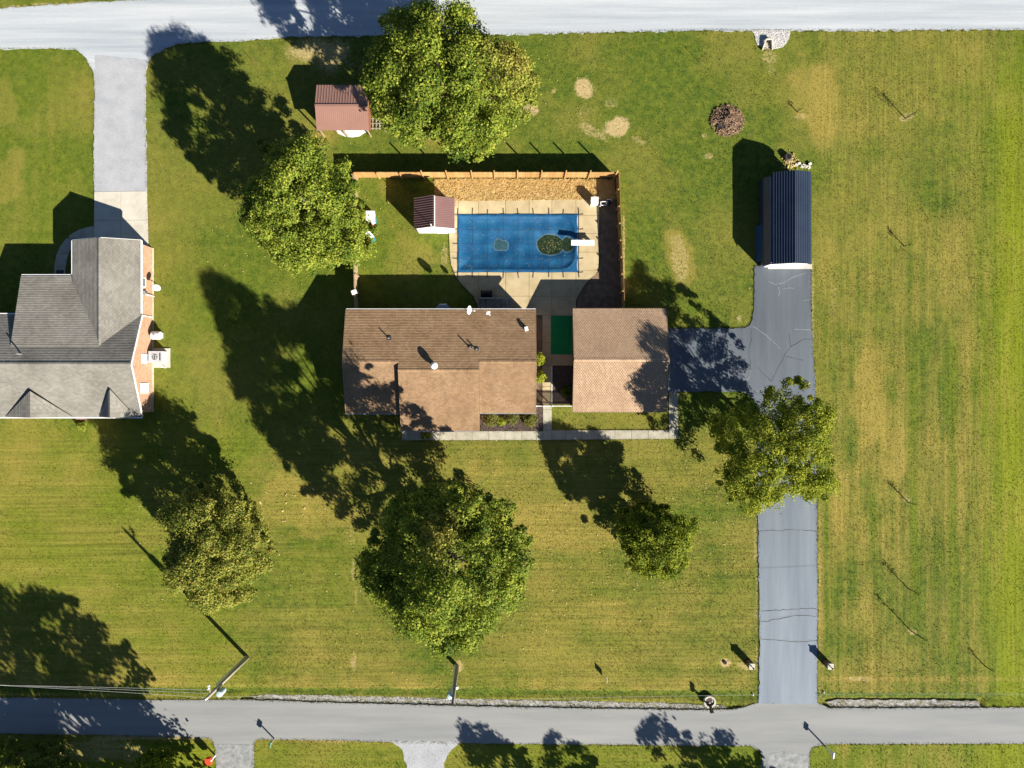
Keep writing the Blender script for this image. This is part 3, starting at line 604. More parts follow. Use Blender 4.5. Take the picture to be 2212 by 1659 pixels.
MB().lathe(q[0], q[1], [(.18, q[2]+.28), (.27, q[2]+.36), (.30, q[2]+.46), (.26, q[2]+.56), (.14, q[2]+.63), (.02, q[2]+.65)], 18).build('turbine_dome', M['white'], tb)
fin = MB()
for k in range(16):
    a = 2*math.pi*k/16; r1 = .295; fin.bar((q[0]+.27*math.cos(a), q[1]+.27*math.sin(a), q[2]+.36), (q[0]+.29*math.cos(a+.3), q[1]+.29*math.sin(a+.3), q[2]+.55), .01, .035)
fin.build('turbine_fins', M['grey_metal'], tb)
def dish(name, loc, aim, rx, ry, label, mast, cat='satellite dish', legs=True, m='white'):
    aim = Vector(aim).normalized(); c = Vector(loc); r = empty(name, mast, label, cat)
    u = aim.cross(Vector((0, 0, 1))).normalized(); v = u.cross(aim).normalized(); V = [tuple(c-aim*.08)]; F = []; n = 20; rings = 4
    for i in range(1, rings+1):
        t = i/rings
        for k in range(n): a = 2*math.pi*k/n; V.append(tuple(c+u*rx*t*math.cos(a)+v*ry*t*math.sin(a)+aim*(-.08+.08*t*t)))
    off = len(V)
    V += [tuple(Vector(p)-aim*.02) for p in V]
    for b_, flip in ((0, False), (off, True)):
        for k in range(n): f = (b_, b_+1+k, b_+1+(k+1) % n); F.append(f[::-1] if flip else f)
        for i in range(rings-1):
            for k in range(n):
                a = b_+1+i*n+k; b2 = b_+1+i*n+(k+1) % n; f = (a, a+n, b2+n, b2); F.append(f[::-1] if flip else f)
    for k in range(n): a = 1+(rings-1)*n+k; b2 = 1+(rings-1)*n+(k+1) % n; F.append((a, a+off, b2+off, b2))
    meshobj('reflector', V, F, M[m], r)
    MB().tube([mast, (mast[0], mast[1], c.z-.1), tuple(c-aim*.12)], .025, 8).build('mast', M['grey_metal'], r)
    e = c+aim*(rx*1.15)-v*ry*.3
    MB().tube([tuple(c-v*ry*.9), tuple(e)], .014, 6).build('arm', M['white'], r); MB().box(e.x, e.y, e.z-.04, e.z+.05, .10, .08).build('receiver', M['white'], r)
    return r
a = G3(1014, 670, 3.1); b = (a[0]-.12, a[1]-.1, 2.35); dish('roof_dish', a, (.93, -.15, .33), .36, .42, 'large white satellite dish on the north eave of the brown roof', b)
a = G3(1055, 676, 3.0); b = (a[0]-.2, a[1]-.1, 2.40); dish('roof_dish', a, (.55, -.75, .35), .17, .24, 'small white satellite dish east of the larger one on the brown roof', b)
# bay hood behind the house
p = g(957, 664, 2.0); bay = MB().prism([(p[0]-.55, p[1]-.35), (p[0]+.55, p[1]-.35), (p[0]+.55, p[1]-.05), (p[0]+.28, p[1]+.22), (p[0]-.28, p[1]+.22), (p[0]-.55, p[1]-.05)], .5, 2.0).build('bay_window', M['siding'], house)
hp = [(p[0]-.6, p[1]-.35), (p[0]+.6, p[1]-.35), (p[0]+.6, p[1]-.03), (p[0]+.3, p[1]+.27), (p[0]-.3, p[1]+.27), (p[0]-.6, p[1]-.03)]; MB().prism(hp, 2.003, 2.06).build('hood', M['grey_metal'], bay)

# garage ---------------------------------------------------------------
gar = empty('garage', W(227, -49, 0), 'detached garage with a tan shingled gable roof beside the asphalt driveway', 'garage')
gw, ge, gn, gr, gs, gz, gzr = 127.5, 321.8, -157.0, -49.2, 58.2, 2.05, 3.15
R = Roof(gar, 'shingle_tan', 'shingle_gap', .20, .135, .045, .022)
R.plane(W(gw, gn, gz), W(ge, gn, gz), W(ge, gr, gzr), W(gw, gr, gzr)); R.plane(W(gw, gs, gz), W(ge, gs, gz), W(ge, gr, gzr), W(gw, gr, gzr)); R.build()
ridge(gar, W(gw, gr, gzr+.01), W(ge, gr, gzr+.01), 'shingle_tan')
gable_walls(gw+7, ge-7, [gn+8, gr, gs-8], [gz-.14, gzr-.16, gz-.14], 'brick_dark', gar)
for yy in (gn-.8, gs+.8): MB().bar(W(gw, yy, gz-.07), W(ge, yy, gz-.07), .03, .14).build('fascia', M['wood_old'], gar)
for xx in (gw-.8, ge+.8):
    for y0, y1 in ((gn, gr), (gs, gr)): MB().bar(W(xx, y0, gz-.07), W(xx, y1, gzr-.07), .03, .14).build('rake_board', M['wood_old'], gar)
q = W(ge-7, -50, 0); dd = empty; door = MB().box(q[0]+.03, q[1], .05, 2.0, .05, 4.9).build('garage_door', M['white'], gar)
for k in range(4): MB().box(q[0]+.065, q[1], .08+k*.48, .50+k*.48, .03, 4.8).build('door_panel', M['white'], door)
q = W(gw+7, -80, 0); MB().box(q[0]-.03, q[1], .05, 2.0, .05, .95).build('side_door', M['white'], gar)
for dy in (10,): q = W(gw+7, dy, 0); window(gar, q[0]-.01, q[1], .95, .9, .85, (-1, 0))
for dx in (170, 270): q = W(dx, gs-8, 0); window(gar, q[0], q[1]-.01, .95, .9, .85, (0, -1))

# neighbour's brick house -----------------------------------------------------
nb = empty('brick_house', W(-870, -50, 0), 'salmon brick house with a grey shingled roof at the left edge', 'house')
R = Roof(nb, 'shingle_grey', 'deck_grey', .30, .15, .012, .026)
nE = 2.35; X0 = -1300; mr_, mE, mW2 = -40.1, -769, -1300
R.plane(W(X0, -143.7, nE), W(mE, -143.7, nE), W(mE, mr_, 4.07), W(X0, mr_, 4.07))
R.plane(W(X0, 67.8, nE), W(mE, 67.8, nE), W(mE, mr_, 4.07), W(X0, mr_, 4.07))
# raised low-pitched rear extension and the garage wing
R.plane(W(-1021, -225, 2.25), W(-841, -225, 2.25), W(-841, -76, 3.50), W(-1021, -76, 3.50))
R.plane(W(-771, -298, 2.38), W(-771, -140, 2.38), W(-841, -77, 3.42), W(-841, -298, 3.42))
R.plane(W(-911.5, -298, 2.38), W(-911.5, -140, 2.38), W(-841, -77, 3.42), W(-841, -298, 3.42))
def gablet(xm, hw, ya, zt):
    zb = nE+.02; yb = 68.6
    R.plane(W(xm-hw, yb, zb), W(xm-hw*.02, yb, zb+.0), W(xm, ya, zt), W(xm, ya, zt)) if False else None
    V1 = [W(xm-hw, yb, zb), W(xm, yb, zt), W(xm, ya, zt+.01)]; V2 = [W(xm+hw, yb, zb), W(xm, yb, zt), W(xm, ya, zt+.01)]
    for Vt, nm in ((V1, 0), (V2, 1)):
        a, b, c = [Vector(v) for v in Vt]; # shingle courses across each triangle, running down from the little ridge
        n = (b-a).cross(c-a).normalized(); n = n if n.z > 0 else -n; mb.add([tuple(a+n*.0), tuple(b+n*.03), tuple(c+n*.03), tuple(a-Vector((0, 0, .1))), tuple(b-Vector((0, 0, .1))), tuple(c-Vector((0, 0, .1)))], [(0, 1, 2), (3, 5, 4), (0, 3, 4, 1), (1, 4, 5, 2), (2, 5, 3, 0)])
        rows = 14 if hw > 50 else 10
        for r in range(rows):
            t0 = r/rows; t1 = (r+1.1)/rows; t1 = min(t1, 1)
            p0, p1 = a.lerp(b, t0), a.lerp(c, t0); q0, q1 = a.lerp(b, t1), a.lerp(c, t1); L = (p1-p0).length; m = max(1, int(L/.3))
            for i in range(m):
                s0, s1 = (i+.02)/m, (i+.98)/m; R.extra.add([tuple(p0.lerp(p1, s0)+n*.055), tuple(p0.lerp(p1, s1)+n*.055), tuple(q0.lerp(q1, s1)+n*.035), tuple(q0.lerp(q1, s0)+n*.035), tuple(p0.lerp(p1, s0)+n*.02), tuple(p0.lerp(p1, s1)+n*.02)], [(0, 1, 2, 3), (0, 4, 5, 1)])
R.extra = MB(); mb = MB()
gablet(-1038*.945, 70, 14.5, 3.50); gablet(-866*.945, 38, 11, 3.52)
ndeck = R.build()
mb.build('gablet', M['deck_grey'], nb); R.extra.build('shingles', M['shingle_grey'], ndeck, kind='stuff')
ridge(nb, W(X0, mr_, 4.085), W(mE, mr_, 4.085), 'shingle_grey'); ridge(nb, W(-841, -298, 3.435), W(-841, -78, 3.435), 'shingle_grey')
wx = -776.5
gable_walls(X0+5, wx, [-138, mr_, 60], [nE-.05, 3.93, nE-.12], 'mortar', nb); gable_walls(-1015, -845, [-220, -80], [2.1, 3.33], 'mortar', nb)
V = []
for y in (-293.5, -100):
    for x, z in ((-906, 0), (wx, 0), (wx, 2.22), (-841, 3.24), (-906, 2.22)): V.append(W(x, y, z))
meshobj('wall', V, [(0, 1, 2, 3, 4), (9, 8, 7, 6, 5)]+[(i, i+5, (i+1) % 5+5, (i+1) % 5) for i in range(5)], M['mortar'], nb)
# bricks of the east wall (too small to pick apart): one stuff part
bx = wx*S; bk = MB(); bw, bh = .20, .068; row = 0; z = .05
while z < 3.9:
    y = -60*S-.2-(row % 2)*bw/2; y0, y1 = -60*S, 293.3*S; y = y0-(row % 2)*bw/2
    while y < y1:
        a = max(y, y0); b = min(y+bw-.012, y1); dy = -(a+b)/2/S
        top = (3.93+(nE-.12-3.93)*(dy-mr_)/(60-mr_)) if dy > mr_ else ((3.93+(nE-.05-3.93)*(dy-mr_)/(-138-mr_)) if dy > -138 else 2.22)
        if z+bh < top and b-a > .03: bk.box(bx+.008, (a+b)/2, z, z+bh-.012, .03, b-a)
        y += bw
    z += bh; row += 1
bk.build('brickwork', M['brick'], nb, kind='stuff')
MB().box(bx+.05, (293.3-60)*S/2, -.02, .05, .12, (293.3+60)*S).build('foundation', M['concrete_pale'], nb)
for (x0, y0, z0, x1, y1, z1) in ((-769, -143.7, nE, -769, mr_, 4.07), (-769, 67.8, nE, -769, mr_, 4.07)):
    MB().bar(W(x0+.8, y0, z0-.08), W(x1+.8, y1, z1-.08), .035, .17).build('rake_board', M['white'], nb)
gutter(nb, W(-769.5, -298, 2.32), W(-769.5, -147, 2.32)); gutter(nb, W(X0, 70, 2.28), W(-769, 70, 2.28)); gutter(nb, W(-1021, -227, 2.17), W(-912, -227, 2.17)); gutter(nb, W(-913.5, -298, 2.31), W(-913.5, -228, 2.31))
gutter(nb, W(X0, -146, 2.28), W(-1022, -146, 2.28))
for y0, z0, y1 in ((-912, 2.30, -841), (-770, 2.30, -841)): MB().bar(W(y0, -299, z0), W(y1, -299, 3.34), .035, .15).build('rake_board', M['white'], nb)
MB().tube([W(-770, -146, 2.25), W(-774.5, -144, 2.0), W(-774.5, -144, .15)], .035, 8).build('downspout', M['white'], nb)
for yD, z, wd, ht, m in ((775, 1.15, .75, .70, 'glass_light'), (838.5, .95, .80, 1.05, 'glass_light'), (609, 1.35, .75, .75, 'glass')):
    zc_ = z+ht/2; q = g(310, yD, zc_); window(nb, bx+.03, q[1], z, wd, ht, (1, 0), m)
q = g(315, 633, 1.5); mt = MB().box(bx+.10, q[1], 1.25, 1.75, .16, .34).build('meter_box', M['grey_metal'], nb); MB().tube([(bx+.2, q[1]-.12, 1.5), (bx+.2, q[1]-.12, .1)], .03, 8).build('conduit', M['white'], mt)
MB().tube([(bx+.19, q[1]+.1, 1.45), (bx+.26, q[1]+.1, 1.45)], .08, 12).build('meter_dial', M['dark'], mt)
q = G3(48.6, 765, 3.6); MB().cyl(q[0], q[1], 3.3, 4.3, .06, 10).build('vent_pipe', M['grey_metal'], nb)
stoop = MB(); q = g(179, 902); 
for r in range(3): stoop.box(q[0], q[1]-.02-r*.0, .0+r*.07, .064+r*.07, 1.0-r*.01, .5-.1*r)
stoop.build('brick_stoop', M['brick_dark'], nb)
for dx in (-1150, -960, -830): p = W(dx, 60, 0); window(nb, p[0], p[1]-.01, .9, 1.2, 1.0, (0, -1))
p = W(-841, -293.5, 0); gd = MB().box(p[0], p[1]+.03, .05, 2.05, 3.6, .05).build('garage_door', M['white'], nb)
for k in range(4): MB().box(p[0], p[1]+.065, .1+k*.48, .53+k*.48, 3.5, .03).build('door_panel', M['white'], gd)
q = g(129.5, 588, .07); tag = MB().box(q[0], q[1], .05, .075, .62, .36).build('doormat', M['dark'], None, label='dark doormat at the end of the curved concrete walk', cat='doormat')

# AC unit, tank, dish beside the brick wall
q = g(346, 773.5); MB().box(q[0]+.02, q[1], -.02, .10, 1.72, 1.66).build('equipment_pad', M['concrete_pale'], None, label='square pale concrete pad under the air conditioner', cat='pad')
q = (q[0]+.14, q[1]); ac = empty('air_conditioner', (q[0]-.06, q[1]+.02, .1), 'grey and white air conditioner with a round fan by the brick wall', 'air conditioner')
c = (q[0]-.05, q[1]+.06); zt = 1.05
MB().box(c[0], c[1], .10, zt, 1.12, .98).build('cabinet', M['enamel_grey'], ac)
fanp = MB(); n = 24; V = []; 
for k in range(n):
    a = 2*math.pi*k/n; V += [(c[0]-.02+.27*math.cos(a), c[1]+.27*math.sin(a), zt+.012)]
V = [(c[0]-.02, c[1], zt+.012)]+V; fanp.add(V, [(0, 1+k, 1+(k+1) % n) for k in range(n)]); fanp.build('fan_opening', M['black'], ac)
bl = MB()
for k in range(4):
    a = k*math.pi/2+.4; d = (math.cos(a), math.sin(a)); e = (math.cos(a+.7), math.sin(a+.7)); cc = (c[0]-.02, c[1]); bl.add([(cc[0]+d[0]*.05, cc[1]+d[1]*.05, zt+.02), (cc[0]+d[0]*.23, cc[1]+d[1]*.23, zt+.018), (cc[0]+e[0]*.22, cc[1]+e[1]*.22, zt+.04), (cc[0]+e[0]*.05, cc[1]+e[1]*.05, zt+.03)], [(0, 1, 2, 3)])
bl.build('fan_blades', M['grey_metal'], ac)
gr_ = MB()
for r_ in (.09, .16, .23, .28): gr_.tube([(c[0]-.02+r_*math.cos(t*math.pi/12), c[1]+r_*math.sin(t*math.pi/12), zt+.05) for t in range(25)], .006, 4)
gr_.build('fan_guard', M['white_plastic'], ac)
MB().box(c[0]+.42, c[1]+.02, zt+.004, zt+.02, .09, .62).build('vent_slot', M['dark'], ac); MB().box(c[0], c[1]+.55, .2, zt-.05, 1.0, .04).build('rear_coil', M['black'], ac)
MB().tube([(c[0]+.45, c[1]-.5, .9), (c[0]+.45, c[1]-.85, .85), (c[0]+.45, c[1]-.9, .1)], .03, 8).build('pipe', M['white_plastic'], ac)
q = g(333, 724, 1.0); tk = empty('white_tank', (q[0], q[1], 0), 'white rounded storage tank standing against the salmon brick wall', 'tank')
V = MB(); V.tube([(q[0]-.36, q[1], .75), (q[0]-.28, q[1], .75), (q[0]+.40, q[1], .75), (q[0]+.46, q[1], .75)], [.22, .34, .34, .30], 20).build('body', M['white_plastic'], tk)
for s_ in (-.25, .3): MB().box(q[0]+s_, q[1], 0, .45, .08, .5).build('leg', M['grey_metal'], tk)
MB().cyl(q[0]+.05, q[1], 1.08, 1.16, .06, 10).build('cap', M['grey_metal'], tk)
a = G3(338.5, 622, 1.5); b = g(349, 626); dish('yard_dish', a, (.55, -.55, .62), .27, .33, 'white satellite dish on a ground post east of the brick wall', (b[0], b[1], 0))

# ---------------------------------------------------------------- metal sheds
def ribbed(mb, el, er, rr, rl, n, wd, ht, along='slope'):
    el, er, rr, rl = [Vector(p) for p in (el, er, rr, rl)]; nn = (er-el).cross(rl-el).normalized(); nn = nn if nn.z > 0 else -nn
    out = []
    for i in range(n+1):
        t = i/n
        a, b = (el.lerp(er, t), rl.lerp(rr, t)) if along == 'slope' else (el.lerp(rl, t), er.lerp(rr, t))
        d = (b-a).normalized(); s_ = d.cross(nn)*wd/2; s2 = s_*.45
        P = [a-s_, a+s_, a+s2+nn*ht, a-s2+nn*ht, b-s_, b+s_, b+s2+nn*ht, b-s2+nn*ht]
        out.append(([tuple(p) for p in P], [(0, 1, 2, 3), (7, 6, 5, 4), (1, 5, 6, 2), (2, 6, 7, 3), (3, 7, 4, 0)]))
    return out
def metal_plane(parent, m, quad, n, wd=.04, ht=.022, along='slope', th=.03, name='roof_panel'):
    q = [Vector(p) for p in quad]; mb = MB(); mb.hexa([tuple(p-Vector((0, 0, th))) for p in q]+[tuple(p) for p in q]); pnl = mb.build(name, M[m], parent)
    for V_, F_ in ribbed(None, *quad, n, wd, ht, along): meshobj('rib', V_, F_, M[m], pnl)
    return pnl
# maroon shed, top left
sh = empty('maroon_shed', W(-365, -600, 0), 'maroon ribbed metal roofed shed beside the biggest tree', 'shed')
zE, zR = 1.87, 2.4; a0, a1 = -408.5, -300; yN, yR, yS = -626, -578, -531
metal_plane(sh, 'metal_brown', [W(a0, yN, zE), W(a1, yN, zE), W(a1, yR, zR), W(a0, yR, zR)], 19, .07, .022); metal_plane(sh, 'metal_brown', [W(a0, yS, zE), W(a1, yS, zE), W(a1, yR, zR), W(a0, yR, zR)], 26, .035, .012)
MB().bar(W(a0-.5, yR, zR+.03), W(a1+.5, yR, zR+.03), .18, .03).build('ridge_cap', M['metal_brown'], sh)
gable_walls(a0+4, a1-4, [yN+5, yR, yS-17], [zE-.0, zR-.06, zE+.09], 'rust', sh)
for dx in (a0+4, -355, a1-4): q = W(dx, yS-3, 0); MB().box(q[0], q[1], 0, zE-.02, .1, .1).build('post', M['wood_old'], sh)
q = W(-340, yS-17, 0); MB().box(q[0], q[1]-.03, .05, 1.7, 1.6, .05).build('door', M['white'], sh)
# pallets and scraps east of the shed
q = g(812, 268); pl = empty('wooden_pallet', (q[0], q[1], 0), 'weathered wooden pallet frame between the maroon shed and the tree', 'pallet')
for k in range(4): MB().box(q[0]-.25+k*.30, q[1], .04, .12, .07, 1.0).build('runner', M['wood_grey'], pl)
for k in range(3): MB().box(q[0]+.2, q[1]-.42+k*.42, .12, .15, 1.15, .07).build('plank', M['wood_grey'], pl)
q = g(828, 277); jk = empty('scrap_boards', (q[0], q[1], 0), 'heap of pale scrap boards lying under the tree edge', 'boards')
for k in range(5): MB().bar((q[0]-.4+k*.1, q[1]+.3-k*.05, .04+k*.03), (q[0]+.3+k*.1, q[1]-.4+k*.12, .05+k*.03), .08, .02).build('board', M['wood_grey'], jk)

# plum pool shed
ps = empty('pool_shed', W(-163, -355, 0), 'small white shed with a plum ribbed metal roof next to the pool', 'shed')
yn, ysx = -387.5, -324.5; xW, xR, xE = -204.5, -160.5, -119.5
metal_plane(ps, 'metal_dkbrown', [W(xW, yn, 2.05), W(xW, ysx, 2.05), W(xR, ysx, 3.02), W(xR, yn, 3.02)], 13, .09, .04)
metal_plane(ps, 'metal_dkbrown', [W(xE, yn, 2.15), W(xE, ysx, 2.15), W(xR+1.5, ysx, 2.78), W(xR+1.5, yn, 2.78)], 17, .04, .010)
q0, q1 = W(xR+1.2, yn-.0, 0), W(xR+1.2, ysx, 0); MB().box(q0[0], (q0[1]+q1[1])/2, 2.6, 2.97, .05, abs(q0[1]-q1[1])).build('clerestory_board', M['white'], ps)
V = []
for y in (yn+4, ysx-1):
    for x, z in ((xW+4, 0), (xE-4, 0), (xE-4, 2.12), (xR, 2.75), (xR-1, 2.93), (xW+4, 2.08)): V.append(W(x, y, z))
meshobj('wall', V, [(0, 1, 2, 3, 4, 5), (11, 10, 9, 8, 7, 6)]+[(i, i+6, (i+1) % 6+6, (i+1) % 6) for i in range(6)], M['white'], ps)
q = G3(932, 487.5, 2.9); MB().cyl(q[0], q[1], 2.6, 3.45, .04, 8).build('vent_pipe', M['white'], ps)
q = W(-150, ysx-1, 0); MB().box(q[0], q[1]-.03, .05, 1.95, .9, .05).build('door', M['white'], ps)

# slate blue barn: roof sheets run parallel with the ridge, rounded eaves
bn = empty('blue_barn', W(595, -350, 0), 'long slate blue metal barn with panels running along its ridge', 'barn')
n_, s_ = -442, -250; prof = [(538, 1.75), (549, 2.00), (560, 2.16), (585, 2.42), (583.5, 2.41)]
xs_ = [(530.5, 1.35), (540, 1.92), (546, 2.06), (585, 2.62), (618, 2.28), (623.5, 2.1), (624.5, 1.8)]
for i in range(len(xs_)-1):
    (xa, za), (xb, zb) = xs_[i], xs_[i+1]; nr = {0: 1, 1: 1, 2: 8, 3: 8, 4: 1, 5: 1}[i]; yN_ = n_+(9 if i < 2 else 0)
    metal_plane(bn, 'metal_navy', [W(xa, yN_, za), W(xa, s_, za), W(xb, s_, zb), W(xb, yN_, zb)], nr, .07, .05 if i == 2 else .028, 'along', .02)
V = []
for y in (n_+6, s_-4):
    for x, z in ((533, 0), (623, 0), (623, 1.9), (617, 2.22), (585, 2.56), (548, 2.02), (540, 1.85), (533, 1.4)): V.append(W(x, y, z))
meshobj('wall', V, [tuple(range(8)), tuple(range(8, 16))[::-1]]+[(i, i+8, (i+1) % 8+8, (i+1) % 8) for i in range(8)], M['metal_navy'], bn)
q = W(582, s_-4, 0); rd = MB().box(q[0], q[1]-.03, .05, 2.0, 3.2, .05).build('roll_up_door', M['white'], bn)
for k in range(6): MB().box(q[0], q[1]-.07, .08+k*.32, .37+k*.32, 3.1, .03).build('door_slat', M['white'], rd)
q = g(1706, 573); MB().box(q[0]+.0, q[1]-.12, -.02, .06, 3.75, .42).build('threshold', M['concrete_pale'], bn)
q = g(1652, 527); tp = MB(); tp.add([W(534, -340, .02), W(534, -262, .02), W(526, -262, .05), W(525, -340, .05), W(534, -340, 1.0), W(534, -262, 1.0)], [(3, 2, 5, 4), (0, 3, 4), (1, 5, 2), (0, 4, 5, 1), (0, 1, 2, 3)])
tp.build('blue_tarp', M['strap'], None, label='dark blue tarp leaning against the west side of the barn', cat='tarp')

# ---------------------------------------------------------------- fences
def fence(name, A, B, hgt, label, m, inner, posts, tall=(), grp='pool yard fence runs', pm=None):
    "A, B ground points; inner = unit normal to the yard side"
    A = Vector(A); B = Vector(B); L = (B-A).length; d = (B-A)/L; r = empty(name, (A.x, A.y, 0), label, 'fence', grp); n = int(L/.142)
    proto = MB().box(0, 0, 0, hgt, .128 if abs(d.x) > abs(d.y) else .02, .02 if abs(d.x) > abs(d.y) else .128)
    me = bpy.data.meshes.new('picket'); me.from_pydata(proto.V, [], proto.F); me.update(); me.materials.append(M[m])
    ang = math.atan2(d.y, d.x) if abs(d.x) > abs(d.y) else math.atan2(-d.x, d.y)
    for i in range(n):
        p = A+d*(i+.5)*L/n; o = bpy.data.objects.new('picket', me); o.rotation_euler = (0, 0, ang); link(o, r, (p.x, p.y, .03+rnd.uniform(-.012, .012)))
    off = Vector(inner)*.04
    for z in (.3, hgt*.52, hgt-.12): MB().bar((A.x+off.x, A.y+off.y, z), (B.x+off.x, B.y+off.y, z), .04, .085).build('rail', M[m], r)
    for i, t in enumerate(posts):
        p = A+d*L*t+Vector(inner)*.11; h_ = tall[i] if tall else hgt+.05; MB().box(p.x, p.y, 0, h_, .095, .095).build('post', M[pm or m], r)
    return r
FH = 1.5; C1 = W(-336, -446, 0)[:2]; C2 = W(225.5, -446, 0)[:2]; C3 = W(238, -160, 0)[:2]; C4 = W(-332, -156, 0)[:2]
fx = [(x-762)/(1337-762) for x in (765, 814, 864, 912, 965, 1019, 1068, 1118, 1170, 1222, 1274, 1331)]
fence('wood_fence', C1, C2, FH, 'long golden wood picket fence along the north side of the pool yard', 'wood_fence', (0, -1), fx, [1.6, 1.6, 1.6, 2.3, 2.3, 2.3, 2.3, 2.3, 2.3, 2.3, 2.3, 2.35])
fence('wood_fence', C2, C3, FH, 'golden wood picket fence east of the pool, meeting the garage', 'wood_fence', (-1, 0), [.0+.125*k for k in range(9)])
fence('wood_fence', C1, C4, FH, 'weathered wood picket fence west of the pool, partly under a tree', 'wood_old', (1, 0), [.02+.12*k for k in range(9)])
q = G3(765, 631, 1.7); fl = empty('fence_panel', (q[0]+.15, q[1], 0), 'white square panel on a pole at the west fence', 'light'); MB().box(q[0], q[1], 1.68, 1.74, .44, .36, .35).build('panel', M['white'], fl); MB().cyl(q[0]+.2, q[1]-.02, 0, 1.7, .03, 8).build('pole', M['grey_metal'], fl)  # small plain white panel on a post; gives no light
# white gate between house and garage
gt = empty('white_gate', (*g(1197, 877), 0), 'low white picket gate and fence between the house and the garage', 'gate'); ya = g(0, 876)[1]; x0 = g(1158, 0)[0]; x1 = g(1236, 0)[0]; n = 24
for k in range(n): x = x0+(k+.5)*(x1-x0)/n; MB().box(x, ya, .08, 1.05, .075, .025).build('picket', M['white'], gt)
for z in (.25, .92): MB().box((x0+x1)/2, ya-.03, z, z+.07, x1-x0, .03).build('rail', M['white'], gt)
for k, x in enumerate((x0, g(1173, 0)[0], g(1192, 0)[0], x1)): MB().box(x, ya-.03, 0, 1.15, .1, .1).build('post', M['white'], gt)
MB().bar((g(1192, 0)[0], ya, .07), (g(1192, 790)[0], g(1192, 790)[1], .07), .07, .1).build('bed_edging', M['white'], None, label='white edging along the west side of the dark planting bed', cat='edging')
q = g(1213, 724); MB().box(q[0], q[1], .055, .078, 1.85, 3.32).build('putting_mat', M['turf_green'], None, label='bright green artificial turf mat beside the garage', cat='mat')

# ---------------------------------------------------------------- swimming pool
pl_ = MB(); d0 = -1.4
for a_, b_, c_, d_ in ((px0, py0, px1, py0), (px1, py0, px1, py1), (px1, py1, px0, py1), (px0, py1, px0, py0)): pl_.add([(a_, b_, .03), (c_, d_, .03), (c_, d_, d0), (a_, b_, d0)], [(0, 1, 2, 3)])
pl_.add([(px0, py0, d0), (px1, py0, d0), (px1, py1, d0), (px0, py1, d0)], [(0, 1, 2, 3)]); pool = pl_.build('swimming_pool', M['pool_shell'], kind='structure'); pool['label'] = 'swimming pool basin under the blue cover'
MB().add([(px0, py0, -.55), (px1, py0, -.55), (px1, py1, -.55), (px0, py1, -.55)], [(0, 1, 2, 3)]).build('water', M['pool_water'], pool)
cv = empty('pool_cover', (*g(1117, 526), .06), 'blue mesh safety cover strapped over the swimming pool', 'pool cover')
sx = [988.6, 1020.5, 1053, 1087.5, 1119, 1152, 1185.5, 1216.5, 1250]; sy = [463, 495, 526, 558, 588]
def cov_z(x, y):   # photo grid -> cover height
    ex = min(x-POOL[0]-2, POOL[2]-2-x); ey = min(y-POOL[1]-2, POOL[3]-2-y)
    if ex > 0 and ey > 0 and ex < 34 and ey < 34 and x > 1180: ex = ey = min(ex, ey, 34-math.hypot(34-ex, 34-ey)) if math.hypot(34-ex, 34-ey) < 34 else 0
    e = max(0, min(ex, ey)); sag = .30*(1-math.exp(-e/22)) if e > 0 else 0
    z = .085-.03*(1 if e > 0 else 0)*min(1, e/3)-sag
    z += .018*math.cos((x-988.6)/32.6*2*math.pi)*min(1, e/12)+.018*math.cos((y-463)/31.5*2*math.pi)*min(1, e/12)
    for cx_, cy_, rx_, ry_, dp in ((1187, 527, 32, 26, .10), (1226, 527, 17, 21, .08), (1082, 527, 22, 20, .07)):
        z -= dp*math.exp(-(((x-cx_)/rx_)**2+((y-cy_)/ry_)**2)**2)
    return z
nx_, ny_ = 130, 66; V = []
for j in range(ny_+1):
    for i in range(nx_+1):
        u = i/nx_; v = j/ny_; x = 988+u*(1248.5-988); y = 462.5+v*(588.5-462.5)
        bow = lambda t, n: abs(math.sin(t*math.pi*n))
        y += (bow(u, 8)*1.4)*(1-2*v)*abs(1-2*v)**3+(1-abs(2*v-1))*0; x += (bow(v, 4)*2.2)*(1-2*u)*abs(1-2*u)**5
        if v < .5: y -= (1.5 if .33 < u < .62 else 0)*(1-2*v)**3
        V.append((*g(x, y, .05), cov_z(x, y)))
F = [(j*(nx_+1)+i, (j+1)*(nx_+1)+i, (j+1)*(nx_+1)+i+1, j*(nx_+1)+i+1) for j in range(ny_) for i in range(nx_)]
fab = meshobj('fabric', V, F, M['blue_cover'], cv, smooth=True); md = fab.modifiers.new('thick', 'SOLIDIFY'); md.thickness = .006; md.offset = -1
def strapline(pts, m, wd=.05, lift=.008):
    L = []; R_ = []
    P = [Vector((*g(x, y, .05), max(cov_z(x, y), -9)+lift if (POOL[0]-1 < x < POOL[2]+4 and POOL[1]-4 < y < POOL[3]+4) else .092)) for x, y in pts]
    for i, p in enumerate(P):
        d = (P[min(i+1, len(P)-1)]-P[max(i-1, 0)]); nn = Vector((-d.y, d.x, 0)).normalized()*wd/2; L.append(tuple(p+nn)); R_.append(tuple(p-nn))
    n = len(P); return meshobj('strap', L+R_, [(i, i+n, i+n+1, i+1) for i in range(n-1)], M[m], cv)
for x in sx:
    strapline([(x+math.sin(t*.3)*.3, 463+t*(589-463)/48) for t in range(49)], 'strap', .045)
    for ya_, yb_, jj in ((452+rnd.uniform(-2, 2), 465, 1), (586, 600+rnd.uniform(-2, 2), -1)):
        k = rnd.uniform(-1.5, 1.5); strapline([(x+(k if jj > 0 else 0), ya_), (x, (ya_+yb_)/2), (x+(0 if jj > 0 else k), yb_)], 'strap_black', .055, .012)
        q = g(x+k*.8, ya_ if jj > 0 else yb_); MB().cyl(q[0], q[1], .05, .10, .035, 8).build('anchor', M['dark'], cv)
